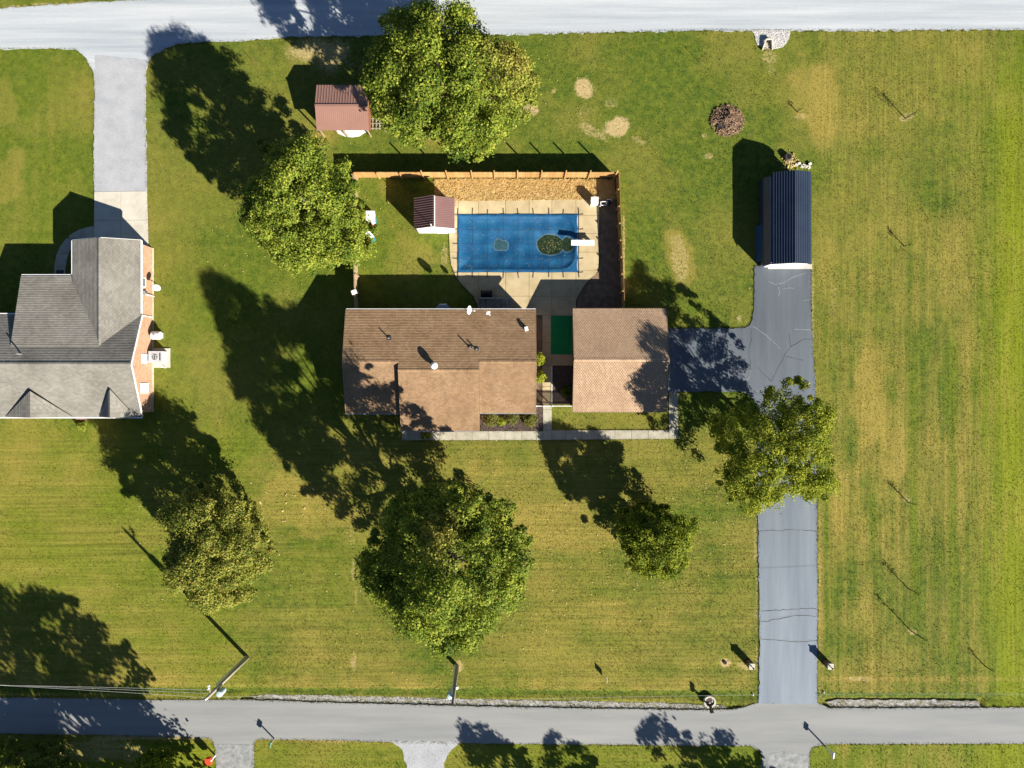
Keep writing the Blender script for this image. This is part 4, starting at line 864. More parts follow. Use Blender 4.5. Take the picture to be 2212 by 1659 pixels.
for y in sy:
    strapline([(989+t*(1249-989)/96, y+math.sin(t*.2)*.3) for t in range(97)], 'strap', .045)
    for xa_, xb_ in ((979, 989), (1247, 1259)):
        strapline([(xa_, y), ((xa_+xb_)/2, y+.5), (xb_, y)], 'strap_black', .055, .012); q = g(xa_ if xa_ < 1000 else xb_, y); MB().cyl(q[0], q[1], .05, .10, .035, 8).build('anchor', M['dark'], cv)
def puddle(lobes, m, label, ring=True):
    # union of ellipses sampled radially about the centroid
    cx_ = sum(l[0] for l in lobes)/len(lobes); cy_ = sum(l[1] for l in lobes)/len(lobes)
    def radial(grow):
        pts = []
        for k in range(64):
            a = 2*math.pi*k/64; best = 1
            for t in range(1, 90):
                r_ = t*.5; x = cx_+r_*math.cos(a); y = cy_+r_*math.sin(a)
                if any(((x-l[0])/(l[2]+grow))**2+((y-l[1])/(l[3]+grow))**2 < 1 for l in lobes): best = r_
            best += math.sin(a*7+cx_)*.4+rnd.uniform(-.3, .3); pts.append((cx_+best*math.cos(a), cy_+best*math.sin(a)))
        return pts
    root = empty('puddle', (*g(cx_, cy_), 0), label, 'puddle')
    def fan(pts, nm, mm, lift):
        V_ = []; n = len(pts); K = 5
        for r_ in range(K+1):
            for x, y in pts: xx = cx_+(x-cx_)*r_/K; yy = cy_+(y-cy_)*r_/K; V_.append((*g(xx, yy, .05), cov_z(xx, yy)+lift))
        meshobj(nm, V_, [(r_*n+i, (r_+1)*n+i, (r_+1)*n+(i+1) % n, r_*n+(i+1) % n) for r_ in range(K) for i in range(n)], M[mm], root, smooth=True)
    fan(radial(2.2), 'scum_ring', 'scum', .012); fan(radial(0), 'water', m, .018)
    return root
puddle([(1187, 527, 27, 22), (1194, 528, 24, 21)], 'puddle', 'large dark green puddle on the blue pool cover, left of the diving board')
puddle([(1225, 527, 11, 16), (1230, 528, 9, 14)], 'puddle', 'small dark puddle on the pool cover under the diving board')
puddle([(1077, 523, 8, 8), (1089, 526, 8, 7), (1076, 531, 9, 8), (1089, 532, 8, 7)], 'puddle_small', 'clover shaped shallow puddle near the middle of the pool cover')
lv = MB()
for _ in range(75):
    x = rnd.gauss(1190, 15); y = rnd.gauss(527, 10)
    if ((x-1189)/26)**2+((y-527)/20)**2 < 1: q = g(x, y, .05); lv.box(q[0], q[1], cov_z(x, y)+.02, cov_z(x, y)+.028, rnd.uniform(.02, .045), rnd.uniform(.02, .035), rnd.random()*3)
for _ in range(520):
    x = rnd.uniform(992, 1244); y = rnd.uniform(466, 584); q = g(x, y, .05); lv.box(q[0], q[1], cov_z(x, y)+.006, cov_z(x, y)+.011, rnd.uniform(.012, .035), rnd.uniform(.012, .03), rnd.random()*3)
lv.build('leaf_litter', M['petal'], None, kind='stuff', label='fallen leaves floating in the puddles and lying on the pool cover', cat='leaves')
db = empty('diving_board', (*g(1270, 524), 0), 'white diving board over the east end of the pool', 'diving board'); q0 = g(1234, 524.3, .62); q1 = g(1284, 524.3, .62); MB().box((q0[0]+q1[0])/2, q0[1], .58, .63, q1[0]-q0[0], .46).build('board', M['white_plastic'], db)
for x in (1262, 1278): q = g(x, 524.3, .3); MB().box(q[0], q[1], .05, .58, .12, .36).build('stand', M['grey_metal'], db)
# equipment
q = g(1285, 432.5, 1.0); eb = empty('equipment_cabinet', (q[0], q[1], 0), 'white slatted equipment cabinet at the patio corner by the straw', 'cabinet'); MB().box(q[0], q[1], 0, .98, .60, .54).build('body', M['white'], eb)
for k in range(6): MB().box(q[0], q[1]-.24+k*.096, .983, 1.0, .62, .085).build('slat', M['white'], eb)
pm = empty('pool_pump', (*g(1308, 440), 0), 'white pool pump plumbing with blue black filter in the shaded soil strip', 'pool pump'); q = g(1308, 438, .5)
for pts in (([(-.42, .06, .6), (-.42, -.2, .6)]), ([(-.36, .06, .62), (.1, .08, .62)]), ([(-.36, -.2, .45), (.05, -.2, .45)]), ([(.12, .1, .66), (.08, -.18, .5)]), ([(.1, .25, .7), (.45, .2, .7), (.5, .1, .6)]), ([(-.5, -.3, .3), (-.4, -.2, .35)])): MB().tube([(q[0]+a, q[1]+b, c) for a, b, c in pts], .035, 8).build('pipe', M['white_plastic'], pm)
MB().lathe(q[0]+.27, q[1]+.05, [(.2, .05), (.24, .15), (.24, .5), (.18, .62), (.05, .68)], 16).build('filter_tank', M['dark'], pm); MB().tube([(q[0]-.1, q[1]-.05, .2), (q[0]-.45, q[1]-.05, .2)], .12, 12).build('motor', M['dark'], pm)

# deck and grill behind the house
dk = empty('wood_deck', (*g(1069, 656), 0), 'small grey wooden deck with railing behind the brown house', 'deck'); A0 = g(1034, 646, .5); A1 = g(1104, 667, .5); n = 20; wv = (A1[0]-A0[0])/n
for k in range(n): MB().box(A0[0]+(k+.5)*wv, (A0[1]+A1[1])/2-.1, .46, .50, wv-.012, A0[1]-A1[1]+.2).build('deck_board', M['wood_grey'], dk)
MB().box((A0[0]+A1[0])/2, (A0[1]+A1[1])/2, .1, .45, A1[0]-A0[0]-.1, A0[1]-A1[1]-.1).build('deck_frame', M['wood_old'], dk)
for k in range(5): MB().box(A0[0]+k*(A1[0]-A0[0])/4, A0[1]-.03, .5, 1.35, .09, .09).build('post', M['wood_grey'], dk)
MB().box((A0[0]+A1[0])/2, A0[1]-.03, 1.35, 1.39, A1[0]-A0[0]+.1, .12).build('rail', M['wood_grey'], dk); MB().box(A0[0], (A0[1]+A1[1])/2, 1.35, 1.39, .1, A0[1]-A1[1]).build('rail', M['wood_grey'], dk)
q = g(1050, 635, .9); gl = empty('covered_grill', (q[0], q[1], 0), 'black covered barbecue grill on the shaded patio', 'grill'); MB().hexa([(q[0]-.5, q[1]-.38, .08), (q[0]+.5, q[1]-.38, .08), (q[0]+.5, q[1]+.32, .08), (q[0]-.5, q[1]+.32, .08), (q[0]-.44, q[1]-.34, .95), (q[0]+.44, q[1]-.34, .95), (q[0]+.44, q[1]+.28, .95), (q[0]-.44, q[1]+.28, .95)]).build('cover_skirt', M['black'], gl)
MB().tube([(q[0]-.44, q[1]-.02, .95), (q[0]-.3, q[1]-.02, .98), (q[0]+.3, q[1]-.02, .98), (q[0]+.44, q[1]-.02, .95)], [.1, .3, .3, .1], 14).build('hood', M['black'], gl)

# ---------------------------------------------------------------- trees
def leaves(C, R_, per, size, up=.22, seed=0, autumn=None, amix=0.0, hv=(.5, .28)):
    r = np.random.default_rng(seed); n = len(C); N = n*per
    d = r.normal(size=(N, 3)); d /= np.linalg.norm(d, axis=1)[:, None]; d[:, 2] = np.where(d[:, 2] < -.2, -d[:, 2], d[:, 2])
    c = np.repeat(C, per, 0); rr = np.repeat(R_, per)*(.30+.85*r.random(N)**.55+.35*(r.random(N) > .93)); sq = np.array([1, 1, .62]); 
    an = r.random(n)*np.pi; ex = .62+.85*r.random(n); ax = np.repeat(np.stack([np.cos(an), np.sin(an)], -1), per, 0); exr = np.repeat(ex, per); pr = d[:, 0]*ax[:, 0]+d[:, 1]*ax[:, 1]; pq = -d[:, 0]*ax[:, 1]+d[:, 1]*ax[:, 0]; pr = pr*exr; pq = pq/np.sqrt(exr)
    dd = np.stack([pr*ax[:, 0]-pq*ax[:, 1], pr*ax[:, 1]+pq*ax[:, 0], d[:, 2]], -1); P = c+dd*rr[:, None]*sq
    nrm = d*.95+r.normal(size=(N, 3))*.5+np.array([0, 0, up]); nrm /= np.linalg.norm(nrm, axis=1)[:, None]
    t = np.cross(nrm, r.normal(size=(N, 3))); t /= np.linalg.norm(t, axis=1)[:, None]; b = np.cross(nrm, t); s = size*(.6+.8*r.random(N))[:, None]
    V = np.stack([P-t*s*.5, P+b*s*.36+nrm*s*.08, P+t*s*.5, P-b*s*.36+nrm*s*.08], 1).reshape(-1, 3); F = np.arange(N*4).reshape(N, 4)
    hue = np.clip(np.repeat(r.normal(hv[0], hv[1]*.6, n), per)+r.normal(0, hv[1]*.75, N), 0, 1)
    au = (r.random(N) < amix).astype(float)*r.random(N)
    if autumn is not None: au = np.clip(au+autumn(P)*(r.random(N)*.9+.1), 0, 1)
    T = np.stack([hue, au, hue*0], -1); return V, F, np.repeat(T, 4, 0)
def tree(name, outline, zlow, zc, ztop, label, mt, cat='tree', group=None, spacing=.95, per=150, size=.20, density=1.12, autumn=None, amix=.03, base=None, trunk=.22, hv=(.5, .28), seed=0, cover=1.0, plan=None, lumps=.55):
    r = np.random.default_rng(seed+5); poly = plan if plan else gp(outline, zc); P = np.array(poly); lo, hi = P.min(0), P.max(0); cen = P.mean(0)
    base = cen if base is None else np.array(base)
    area = .5*abs(sum(P[i-1][0]*P[i][1]-P[i][0]*P[i-1][1] for i in range(len(P)))); n = int(area/(spacing**2)*1.9*density*cover)
    Q = r.random((n*4, 2))*(hi-lo)+lo; Q = Q[inpoly(Q, poly)][:n*2]; e = edged(Q, poly); Rm = e.max()+1e-6; k = e > .10*min(1, spacing); Q = Q[k]; e = e[k]
    t = np.clip(e/Rm, 0, 1); dome = .55*np.sqrt(np.clip(1-(1-t)**2, 0, 1))+.45*t; bumps = vnoise(Q[:, 0], Q[:, 1], spacing*2.6, seed+3, 2)-.5
    ztp = zc+(ztop-zc)*(dome*.90+bumps*lumps*1.1); zbt = zc-(zc-zlow)*np.minimum(1, .25+t*2.6)
    low = r.random(len(Q)) < .5; z = np.where(low, zbt+(ztp-zbt)*r.random(len(Q)), ztp-spacing*.35*r.random(len(Q)))
    if cover < 1: # gaps
        gp_ = vnoise(Q[:, 0], Q[:, 1], spacing*1.0, seed+9, 1); kk = gp_ > np.quantile(gp_, 1-cover); Q, z = Q[kk], z[kk]
    if lumps > .2:
        crev = np.abs(vnoise(Q[:, 0], Q[:, 1], spacing*2.1, seed+17, 2)-.5); kk = (crev > .035) | low if cover == 1 else np.ones(len(Q), bool)
        if cover == 1: Q, z = Q[kk], z[kk]
        e2 = edged(Q, poly); out = (e2 < .55*spacing) & (r.random(len(Q)) < .4); push = (Q-cen)/np.linalg.norm(Q-cen, axis=1)[:, None]*(r.random(len(Q))*.5*spacing)[:, None]; Q = Q+push*out[:, None]
    z = np.maximum(z, zlow*.8+.2); C = np.column_stack([Q, z]); Rr = spacing*(.42+.55*r.random(len(C))); Rr = np.minimum(Rr, np.maximum(edged(Q, poly)+spacing*.15, .30*spacing))
    root = empty(name, (base[0], base[1], 0), label, cat, group)
    V, F, T = leaves(C, Rr, per, size, seed=seed, autumn=autumn, amix=amix, hv=hv); o = meshobj('crown', V, F, mt, root); set_attr(o, 'tone', T.astype(np.float32))
    zt = max(zlow*1.1, .3*ztop); tb = MB().tube([(base[0], base[1], -.05), (base[0]+.02, base[1], .3), (base[0]+.05, base[1]+.03, zt*.6), (base[0], base[1], zt), (cen[0], cen[1], (zt+ztop)/2), (cen[0]+.1, cen[1], ztop*.88)], [trunk*1.35, trunk, trunk*.9, trunk*.8, trunk*.4, trunk*.1], 9)
    tb.build('trunk', M['bark'], root, smooth=True)
    m = min(len(C), max(4, int(area/5))); idx = r.choice(len(C), m, replace=False); far = C[idx]; 
    for i in range(m):
        z0 = zt*(.75+.6*r.random()); z0 = min(z0, far[i][2]*.9); s0 = np.array([base[0]+(cen[0]-base[0])*min(1, max(0, (z0-zt)/(ztop-zt+.01))), base[1]+(cen[1]-base[1])*min(1, max(0, (z0-zt)/(ztop-zt+.01))), z0]); e_ = far[i]
        md = s0*.5+e_*.5+np.array([0, 0, .25*spacing]); lb = MB().tube([tuple(s0), tuple(s0*.75+md*.25+r.normal(size=3)*.08), tuple(md), tuple(e_)], [trunk*.38, trunk*.3, trunk*.2, trunk*.06], 6)
        lb.build('limb', M['bark'], root, smooth=True)
    return root
def blobf(x, y, rr, z=8):
    c = np.array(g(x, y, z)); return lambda P: np.clip(1.25-np.hypot(P[:, 0]-c[0], P[:, 1]-c[1])/(rr*S), 0, 1)
T1 = [(830, 33), (880, 13), (937, 24), (987, 17), (1037, 22), (1054, 40), (1057, 73), (1100, 83), (1130, 113), (1150, 133), (1172, 157), (1178, 190), (1160, 222), (1130, 233), (1118, 270), (1098, 290), (1077, 308), (1024, 325), (990, 348), (970, 333), (952, 298), (920, 314), (880, 316), (847, 300), (837, 280), (800, 247), (794, 217), (778, 190), (782, 133), (796, 104), (817, 83)]
T2 = [(570, 313), (620, 322), (650, 318), (690, 306), (735, 335), (754, 345), (752, 373), (762, 397), (775, 415), (778, 447), (800, 482), (808, 510), (800, 545), (785, 573), (764, 578), (735, 566), (700, 572), (683, 583), (633, 590), (608, 573), (590, 548), (550, 512), (535, 477), (539, 433), (562, 390), (585, 375), (578, 345)]
T3 = [(367, 1052), (433, 1048), (500, 1058), (533, 1088), (558, 1126), (575, 1166), (588, 1206), (578, 1239), (552, 1264), (545, 1290), (477, 1311), (433, 1316), (415, 1303), (408, 1282), (370, 1267), (355, 1239), (352, 1206), (361, 1179), (370, 1146), (352, 1126), (349, 1106)]
T5 = [(860, 1068), (915, 1056), (970, 1052), (1052, 1064), (1098, 1092), (1124, 1141), (1162, 1166), (1158, 1206), (1148, 1239), (1144, 1273), (1135, 1313), (1084, 1339), (1050, 1371), (1024, 1400), (984, 1403), (944, 1390), (880, 1373), (849, 1353), (834, 1313), (788, 1293), (779, 1256), (773, 1209), (810, 1186), (817, 1146), (837, 1113)]
T6 = [(1332, 1108), (1360, 1098), (1404, 1085), (1450, 1094), (1487, 1106), (1508, 1136), (1492, 1173), (1480, 1214), (1462, 1246), (1404, 1250), (1380, 1243), (1359, 1221), (1354, 1183), (1336, 1160)]
T7 = [(1533, 902), (1571, 878), (1612, 868), (1640, 880), (1650, 862), (1645, 838), (1668, 836), (1690, 840), (1705, 818), (1722, 808), (1738, 824), (1751, 842), (1786, 873), (1796, 903), (1780, 936), (1797, 1000), (1796, 1046), (1784, 1073), (1748, 1088), (1721, 1066), (1681, 1068), (1666, 1084), (1650, 1104), (1630, 1117), (1588, 1107), (1576, 1084), (1561, 1053), (1547, 1044), (1552, 993), (1534, 936)]
def shrink(P, k, dx=0, dy=0):
    cx_ = sum(p[0] for p in P)/len(P); cy_ = sum(p[1] for p in P)/len(P); return [(cx_+(x-cx_)*k+dx, cy_+(y-cy_)*k+dy) for x, y in P]
T1 = shrink(T1, .94, 0, 9); T5 = shrink(T5, .955, -2, -12); T7 = shrink(T7, .97); T3 = shrink(T3, .96, 9, -4)
tree('large_maple', T1, 2.2, 6.8, 13.4, 'largest leafy green tree by the top road, yellowing on its right side', LG, seed=1, spacing=1.0, per=250, size=.175, autumn=blobf(1112, 150, 62), amix=.05, hv=(.52, .3), base=g(985, 255), trunk=.35)
tree('round_maple', T2, 1.6, 5.2, 11.6, 'leafy green tree overhanging the west fence of the pool yard', LG, seed=2, spacing=.9, per=230, size=.165, amix=.04, hv=(.58, .28), base=g(690, 470), trunk=.26)
tree('yellowing_tree', T3, 1.6, 4.4, 9.4, 'yellowing tree on the left front lawn below the brick house', LY, seed=3, spacing=.8, per=220, size=.145, amix=.16, base=g(490, 1160), trunk=.22, hv=(.5, .3))
tree('large_maple', T5, 1.4, 6.6, 16.6, 'large dark green tree in the middle of the front lawn', LG, seed=5, spacing=1.0, per=250, size=.175, autumn=blobf(965, 1120, 40), amix=.05, hv=(.5, .27), base=g(985, 1180), trunk=.36)
tree('small_tree', T6, 1.0, 3.2, 6.4, 'small green tree on the front lawn between the large tree and the driveway', LB, seed=6, spacing=.68, per=200, size=.14, amix=.04, base=g(1410, 1150), trunk=.14, hv=(.36, .25))
tree('driveway_tree', T7, 1.8, 4.8, 9.6, 'airy yellow green tree spreading over the asphalt driveway', LB, seed=7, spacing=.72, per=150, size=.145, amix=.07, cover=.76, density=1.45, base=g(1650, 948), trunk=.20, hv=(.55, .3))
def circ(cx_, cy_, r_, n=14, j=.12, s=0): rr = random.Random(s); return [(cx_+r_*(1+rr.uniform(-j, j))*math.cos(2*math.pi*k/n), cy_+r_*(1+rr.uniform(-j, j))*math.sin(2*math.pi*k/n)) for k in range(n)]
# trees just outside the lower edge whose shade falls into the picture
oc = (-690*S, -975*S)
tree('roadside_maple', None, 2.5, 8, 14, 'tall tree below the lower left corner, shading the asphalt road', LG, seed=8, spacing=1.3, per=70, size=.34, plan=circ(oc[0], oc[1], 7.4, 16, .14, 3), trunk=.35)
for i, (x, y, r_, zt) in enumerate(((1262, 1840, 2.5, 7.6), (1425, 1850, 1.9, 7.6), (1655, 1830, 1.9, 8.4), (1775, 1850, 2.4, 7.6))):
    q = g(x, y); lab = ['first and broadest', 'second', 'third and tallest', 'last'][i]
    tree('verge_tree', None, 1.2, 3.6, zt, lab+' tree of the row below the lower road, counted from the left', LG, seed=20+i, group='row of trees below the lower road', spacing=.9, per=60, size=.26, plan=circ(q[0], q[1], r_, 12, .15, i), trunk=.13)
tree('hedge_tree', None, .6, 2.2, 4.2, 'dull green bushy tree at the very corner bottom left', LY, seed=31, spacing=.8, per=120, size=.2, plan=circ(*g(8, 1652, 2), 2.2, 12, .2, 9), trunk=.1, hv=(.3, .2))
tree('hedge_tree', None, .5, 1.6, 3.0, 'bright lime bushy tree at the bottom edge, left of the red box', LB, seed=32, spacing=.6, per=120, size=.16, plan=circ(*g(328, 1664, 2), 1.5, 12, .25, 10), trunk=.08)
tree('hedge_tree', None, .5, 1.8, 3.2, 'shaded olive bushy tree between the two brighter ones at the bottom left', LY, seed=33, spacing=.7, per=110, size=.18, plan=circ(*g(100, 1668, 2), 2.1, 12, .25, 11), trunk=.08, hv=(.25, .2))
# shrubs
for i, (x, y, r_) in enumerate(((1060, 905, .66), (1105.6, 902.5, .62), (1144, 905, .68))):
    q = g(x, y, .6); tree('round_shrub', None, .05, .45, .95, ['leftmost of the three clipped round shrubs in the mulch bed', 'middle one of the three clipped round shrubs in the mulch bed', 'rightmost of the three clipped round shrubs in the mulch bed'][i], LS, 'shrub', 'clipped shrubs in the mulch bed', seed=40+i, spacing=.22, per=60, size=.07, plan=circ(q[0], q[1], r_, 16, .04, i), trunk=.04, amix=.25, lumps=.1)
q = g(1082, 911, .3); tree('leafy_plant', None, .03, .2, .5, 'lime green leafy plant in front of the clipped shrubs', LB, 'plant', seed=44, spacing=.2, per=40, size=.11, plan=circ(q[0], q[1], .36, 10, .25, 5), trunk=.02, hv=(.8, .2))
for i, (y, lab) in enumerate(((775, 'tall lime green shrub, northern of the two by the east house wall'), (815, 'lime green shrub by the east house wall, nearer the white gate'))):
    q = g(1164.5, y, .8); tree('wall_shrub', None, .1, .8, 1.9-i*.2, lab, LB, 'shrub', 'shrubs by the east house wall', seed=46+i, spacing=.3, per=60, size=.11, plan=circ(q[0], q[1], .5, 10, .2, i+4), trunk=.03, hv=(.7, .25))
q = g(540, 1148); q = g(911, 935); tree('leafy_plant', None, .03, .3, .6, 'small green plant peeping out below the front eave', LG, 'plant', seed=49, spacing=.25, per=50, size=.12, plan=circ(*g(922, 936), .45, 10, .3, 6), trunk=.02, hv=(.8, .2))
tree('leafy_plant', None, .03, .25, .5, 'low green bush at the brick stoop of the grey roofed house', LG, 'plant', seed=50, spacing=.22, per=50, size=.10, plan=circ(*g(182, 922), .42, 10, .3, 8), trunk=.02, hv=(.8, .2))
tree('leafy_plant', None, .03, .3, .7, 'dark plant in the bed beside the garage wall', LG, 'plant', seed=51, spacing=.3, per=50, size=.12, plan=circ(*g(1225, 845), .55, 10, .3, 8), trunk=.02, hv=(.3, .2))
q = g(1044.6, 901, .3); gb = empty('garden_globe', (q[0], q[1], 0), 'cream round garden globe at the left end of the mulch bed', 'garden globe'); MB().cyl(q[0], q[1], .04, .2, .07, 12).build('stand', M['concrete_pale'], gb); MB().lathe(q[0], q[1], [(.04, .2), (.13, .25), (.17, .36), (.13, .47), (.03, .52)], 18).build('globe', M['concrete_pale'], gb)
# saplings on the right field
def sapling(x, y, h_, label, cr_=.25, lf=60, mt_=None, lean=(0, 0)):
    q = g(x, y); r = empty('sapling', (q[0], q[1], 0), label, 'sapling', 'saplings on the right field'); t = MB().tube([(q[0], q[1], 0), (q[0]+lean[0]*.5, q[1]+lean[1]*.5, h_*.5), (q[0]+lean[0], q[1]+lean[1], h_)], [.05, .035, .012], 7); t.build('trunk', M['bark'], r)
    rr = random.Random(int(x)); C = [(q[0]+lean[0]+rr.gauss(0, cr_*.45), q[1]+lean[1]+rr.gauss(0, cr_*.45), h_*(.62+.36*rr.random())) for _ in range(5)]
    for k in range(int(6+h_*3)):
        z = h_*(.42+.55*rr.random()); a = rr.random()*6.28; L = cr_*.75*(1.3-z/h_*.7); e = (q[0]+lean[0]*z/h_+L*math.cos(a), q[1]+lean[1]*z/h_+L*math.sin(a), z+.15); C.append(e)
        MB().tube([(q[0]+lean[0]*z/h_, q[1]+lean[1]*z/h_, z-.05), e], [.010, .004], 4).build('twig', M['bark'], r)
    V, F, T = leaves(np.array(C), np.full(len(C), .16), max(8, int(lf*1.8)//len(C)), .07, seed=int(x)); o = meshobj('crown', V, F, mt_ or LG, r); set_attr(o, 'tone', T.astype(np.float32))
sapling(1956, 256, 2.0, 'taller sapling near the top of the right field', .34, 160, LY); sapling(1953, 532, 1.0, 'short sapling level with the middle of the blue barn', .2, 70)
sapling(1961, 1085, 1.3, 'short bushy sapling in the browner middle of the right field', .16, 90); sapling(1961, 1271, 1.7, 'sapling with a rounded crown, upper of the close pair in the lower right field', .28, 120)
sapling(1968, 1363, 2.4, 'tallest thin sapling, lower of the close pair in the lower right field', .16, 110); sapling(2128, 1439, 1.2, 'tiny sapling farthest right near the lower road', .18, 50); sapling(1722, 242, .6, 'stubby twig of a sapling left of the right field', .16, 50)
for x, y, h_, lab in ((1511, 135, 1.05, 'thin metal stake in the lawn near the top road, right of the bare patches'), (552, 137, .9, 'thin metal stake in the lawn right of the gravel spur')):
    q = g(x, y); MB().cyl(q[0], q[1], 0, h_, .018, 6).build('stake', M['rust'], None, label=lab, cat='stake')

# ---------------------------------------------------------------- utility poles and wires
def pole(x, y, tx, ty, h_, label):
    a = g(x, y); b = g(tx, ty, h_); r = empty('utility_pole', (a[0], a[1], 0), label, 'utility pole', 'utility poles on the lower verge'); pt = lambda t: (a[0]+(b[0]-a[0])*t, a[1]+(b[1]-a[1])*t, h_*t)
    MB().tube([pt(0), pt(.5), pt(1)], [.17, .145, .115], 14).build('shaft', M['pole'], r, smooth=True); u = Vector((-.17, .15, 0))
    MB().tube([(pt(.0)[0]+u.x, pt(.0)[1]+u.y, 0), (pt(.74)[0]+u.x, pt(.74)[1]+u.y, pt(.74)[2])], .055, 8).build('conduit', M['white_plastic'], r); return r, pt, b
p1, pt, b1 = pole(535, 1420.5, 447, 1508, 8.0, 'utility pole with a transformer, on the verge left of the large tree')
c = pt(.78); u = Vector((.33, -.30, 0)); MB().lathe(c[0]+u.x, c[1]+u.y, [(.2, c[2]-.45), (.24, c[2]-.4), (.24, c[2]+.35), (.2, c[2]+.42), (.05, c[2]+.46)], 18).build('transformer', M['transformer'], p1)
MB().bar((c[0], c[1], c[2]), (c[0]+u.x, c[1]+u.y, c[2]), .08, .3).build('bracket', M['grey_metal'], p1); c = pt(.93); MB().bar((c[0]-.02, c[1], c[2]), (c[0]-.05, c[1]+.75, c[2]), .08, .1).build('crossarm', M['wood_grey'], p1)
for k in range(2): MB().lathe(c[0]-.05, c[1]+.55+k*.2, [(.03, c[2]+.05), (.07, c[2]+.1), (.04, c[2]+.2), (.07, c[2]+.24), (.02, c[2]+.3)], 10).build('insulator', M['white_plastic'], p1)
MB().lathe(b1[0], b1[1], [(.04, 7.98), (.09, 8.05), (.05, 8.15), (.08, 8.2), (.02, 8.28)], 10).build('insulator', M['white_plastic'], p1)
p2, pt2, b2 = pole(987.5, 1439, 978.5, 1517, 6.7, 'shorter utility pole with a pale blue transformer below the large tree')
c = pt2(.80); MB().lathe(c[0]-.28, c[1], [(.2, c[2]-.45), (.25, c[2]-.4), (.25, c[2]+.35), (.2, c[2]+.42), (.05, c[2]+.46)], 18).build('transformer', M['transformer'], p2); c2 = pt2(.62); MB().lathe(c2[0]+.16, c2[1], [(.1, c2[2]-.12), (.14, c2[2]-.06), (.14, c2[2]+.06), (.08, c2[2]+.12)], 14).build('side_insulator', M['white_plastic'], p2)  # small white drum on the shaft is an insulator, no lamp
MB().lathe(b2[0], b2[1], [(.04, 6.7), (.09, 6.77), (.05, 6.87), (.08, 6.92), (.02, 7.0)], 10).build('insulator', M['dark'], p2)
def wire(a, b, sag, r_, label):
    a, b = Vector(a), Vector(b); P = [tuple(a.lerp(b, t/24)-Vector((0, 0, sag*4*(t/24)*(1-t/24)))) for t in range(25)]; MB().tube(P, r_, 5).build('power_line', M['stripline'], None, label=label, cat='power line', group='overhead power lines')
for k, (dz, lab) in enumerate(((0, 'top power line'), (-.7, 'middle power line'), (-1.3, 'lowest power line'))):
    e = G3(-900, 1448+k*15, 8.0+dz); p_ = pt(1+dz/8.0-.01); wire(p_, e, .6, .011, lab+' running left from the pole with the crossarm')
wire(pt(.97), pt2(.97), .25, .008, 'power line between the two utility poles'); wire(pt2(.97), (*g(2300, 1500, 6.5), 6.5), .5, .008, 'power line running right from the shorter pole')

# ---------------------------------------------------------------- mailboxes, pillars and small things
for i, (x, y, lab) in enumerate(((1624.6, 1440, 'brick gate pillar with a lantern, left of the asphalt driveway'), (1794.6, 1440, 'brick gate pillar with a lantern, right of the asphalt driveway'))):
    h_ = .95; q = g(x, y, h_); r = empty('gate_pillar', (q[0], q[1], 0), lab, 'pillar', 'brick gate pillars'); MB().box(q[0], q[1], 0, h_-.06, .40, .40).build('core', M['mortar'], r)
    bm = MB(); rw = 0; z = .02
    while z+.06 < h_-.06:
        for sd in range(4):
            for k in range(2):
                o = -.105+k*.21+(.05 if rw % 2 else -.05)*0; L = .2
                if sd < 2: bm.box(q[0]+o, q[1]+(.21 if sd else -.21), z, z+.058, L, .03)
                else: bm.box(q[0]+(.21 if sd == 2 else -.21), q[1]+o, z, z+.058, .03, L)
        z += .068; rw += 1
    bm.build('brickwork', M['brick_dark'], r, kind='stuff'); MB().hexa([(q[0]-.27, q[1]-.27, h_-.06), (q[0]+.27, q[1]-.27, h_-.06), (q[0]+.27, q[1]+.27, h_-.06), (q[0]-.27, q[1]+.27, h_-.06), (q[0]-.25, q[1]-.25, h_+.02), (q[0]+.25, q[1]-.25, h_+.02), (q[0]+.25, q[1]+.25, h_+.02), (q[0]-.25, q[1]+.25, h_+.02)]).build('capstone', M['concrete_pale'], r)
    l = MB().lathe(q[0]+.05, q[1]-.08, [(.05, h_+.02), (.02, h_+.06), (.05, h_+.1), (.06, h_+.24), (.08, h_+.25), (.01, h_+.33)], 8).build('lantern', M['black'], r)
def mailbox(x, y, h_, ang, m, label, post='wood_grey', L=.5, wd=.19, extra=None):
    q = g(x, y, h_); r = empty('mailbox', (q[0], q[1], 0), label, 'mailbox'); d = (math.cos(ang), math.sin(ang)); P = []
    for k in range(9): a = math.pi*k/8; P.append((wd/2*math.cos(a), .12+wd/2*math.sin(a)))
    P = [(wd/2, 0)]+P+[(-wd/2, 0)]; V = []
    for e in (-L/2, L/2):
        for a, b in P: V.append((q[0]+d[0]*e-d[1]*a, q[1]+d[1]*e+d[0]*a, h_-.22+b))
    n = len(P); meshobj('box', V, [tuple(range(n))[::-1], tuple(range(n, 2*n))]+[(i, (i+1) % n, (i+1) % n+n, i+n) for i in range(n)], M[m], r)
    MB().box(q[0], q[1], 0, h_-.22, .09, .09).build('post', M[post], r); MB().box(q[0]-d[1]*(wd/2+.01), q[1]+d[0]*(wd/2+.01), h_-.12, h_+.06, .015, .03, ang).build('flag', M['red'], r); return r
mailbox(583, 1610, 1.15, math.radians(75), 'green_paint', 'green mailbox on a post beside the lower left driveway'); mailbox(1801, 1633, 1.5, math.radians(82), 'white_plastic', 'white mailbox on a tall post at the bottom right', 'white')
mailbox(1536.5, 1532, 1.15, math.radians(95), 'black', 'black mailbox leaning over the road from a stone ring planter', 'black', .7, .2)
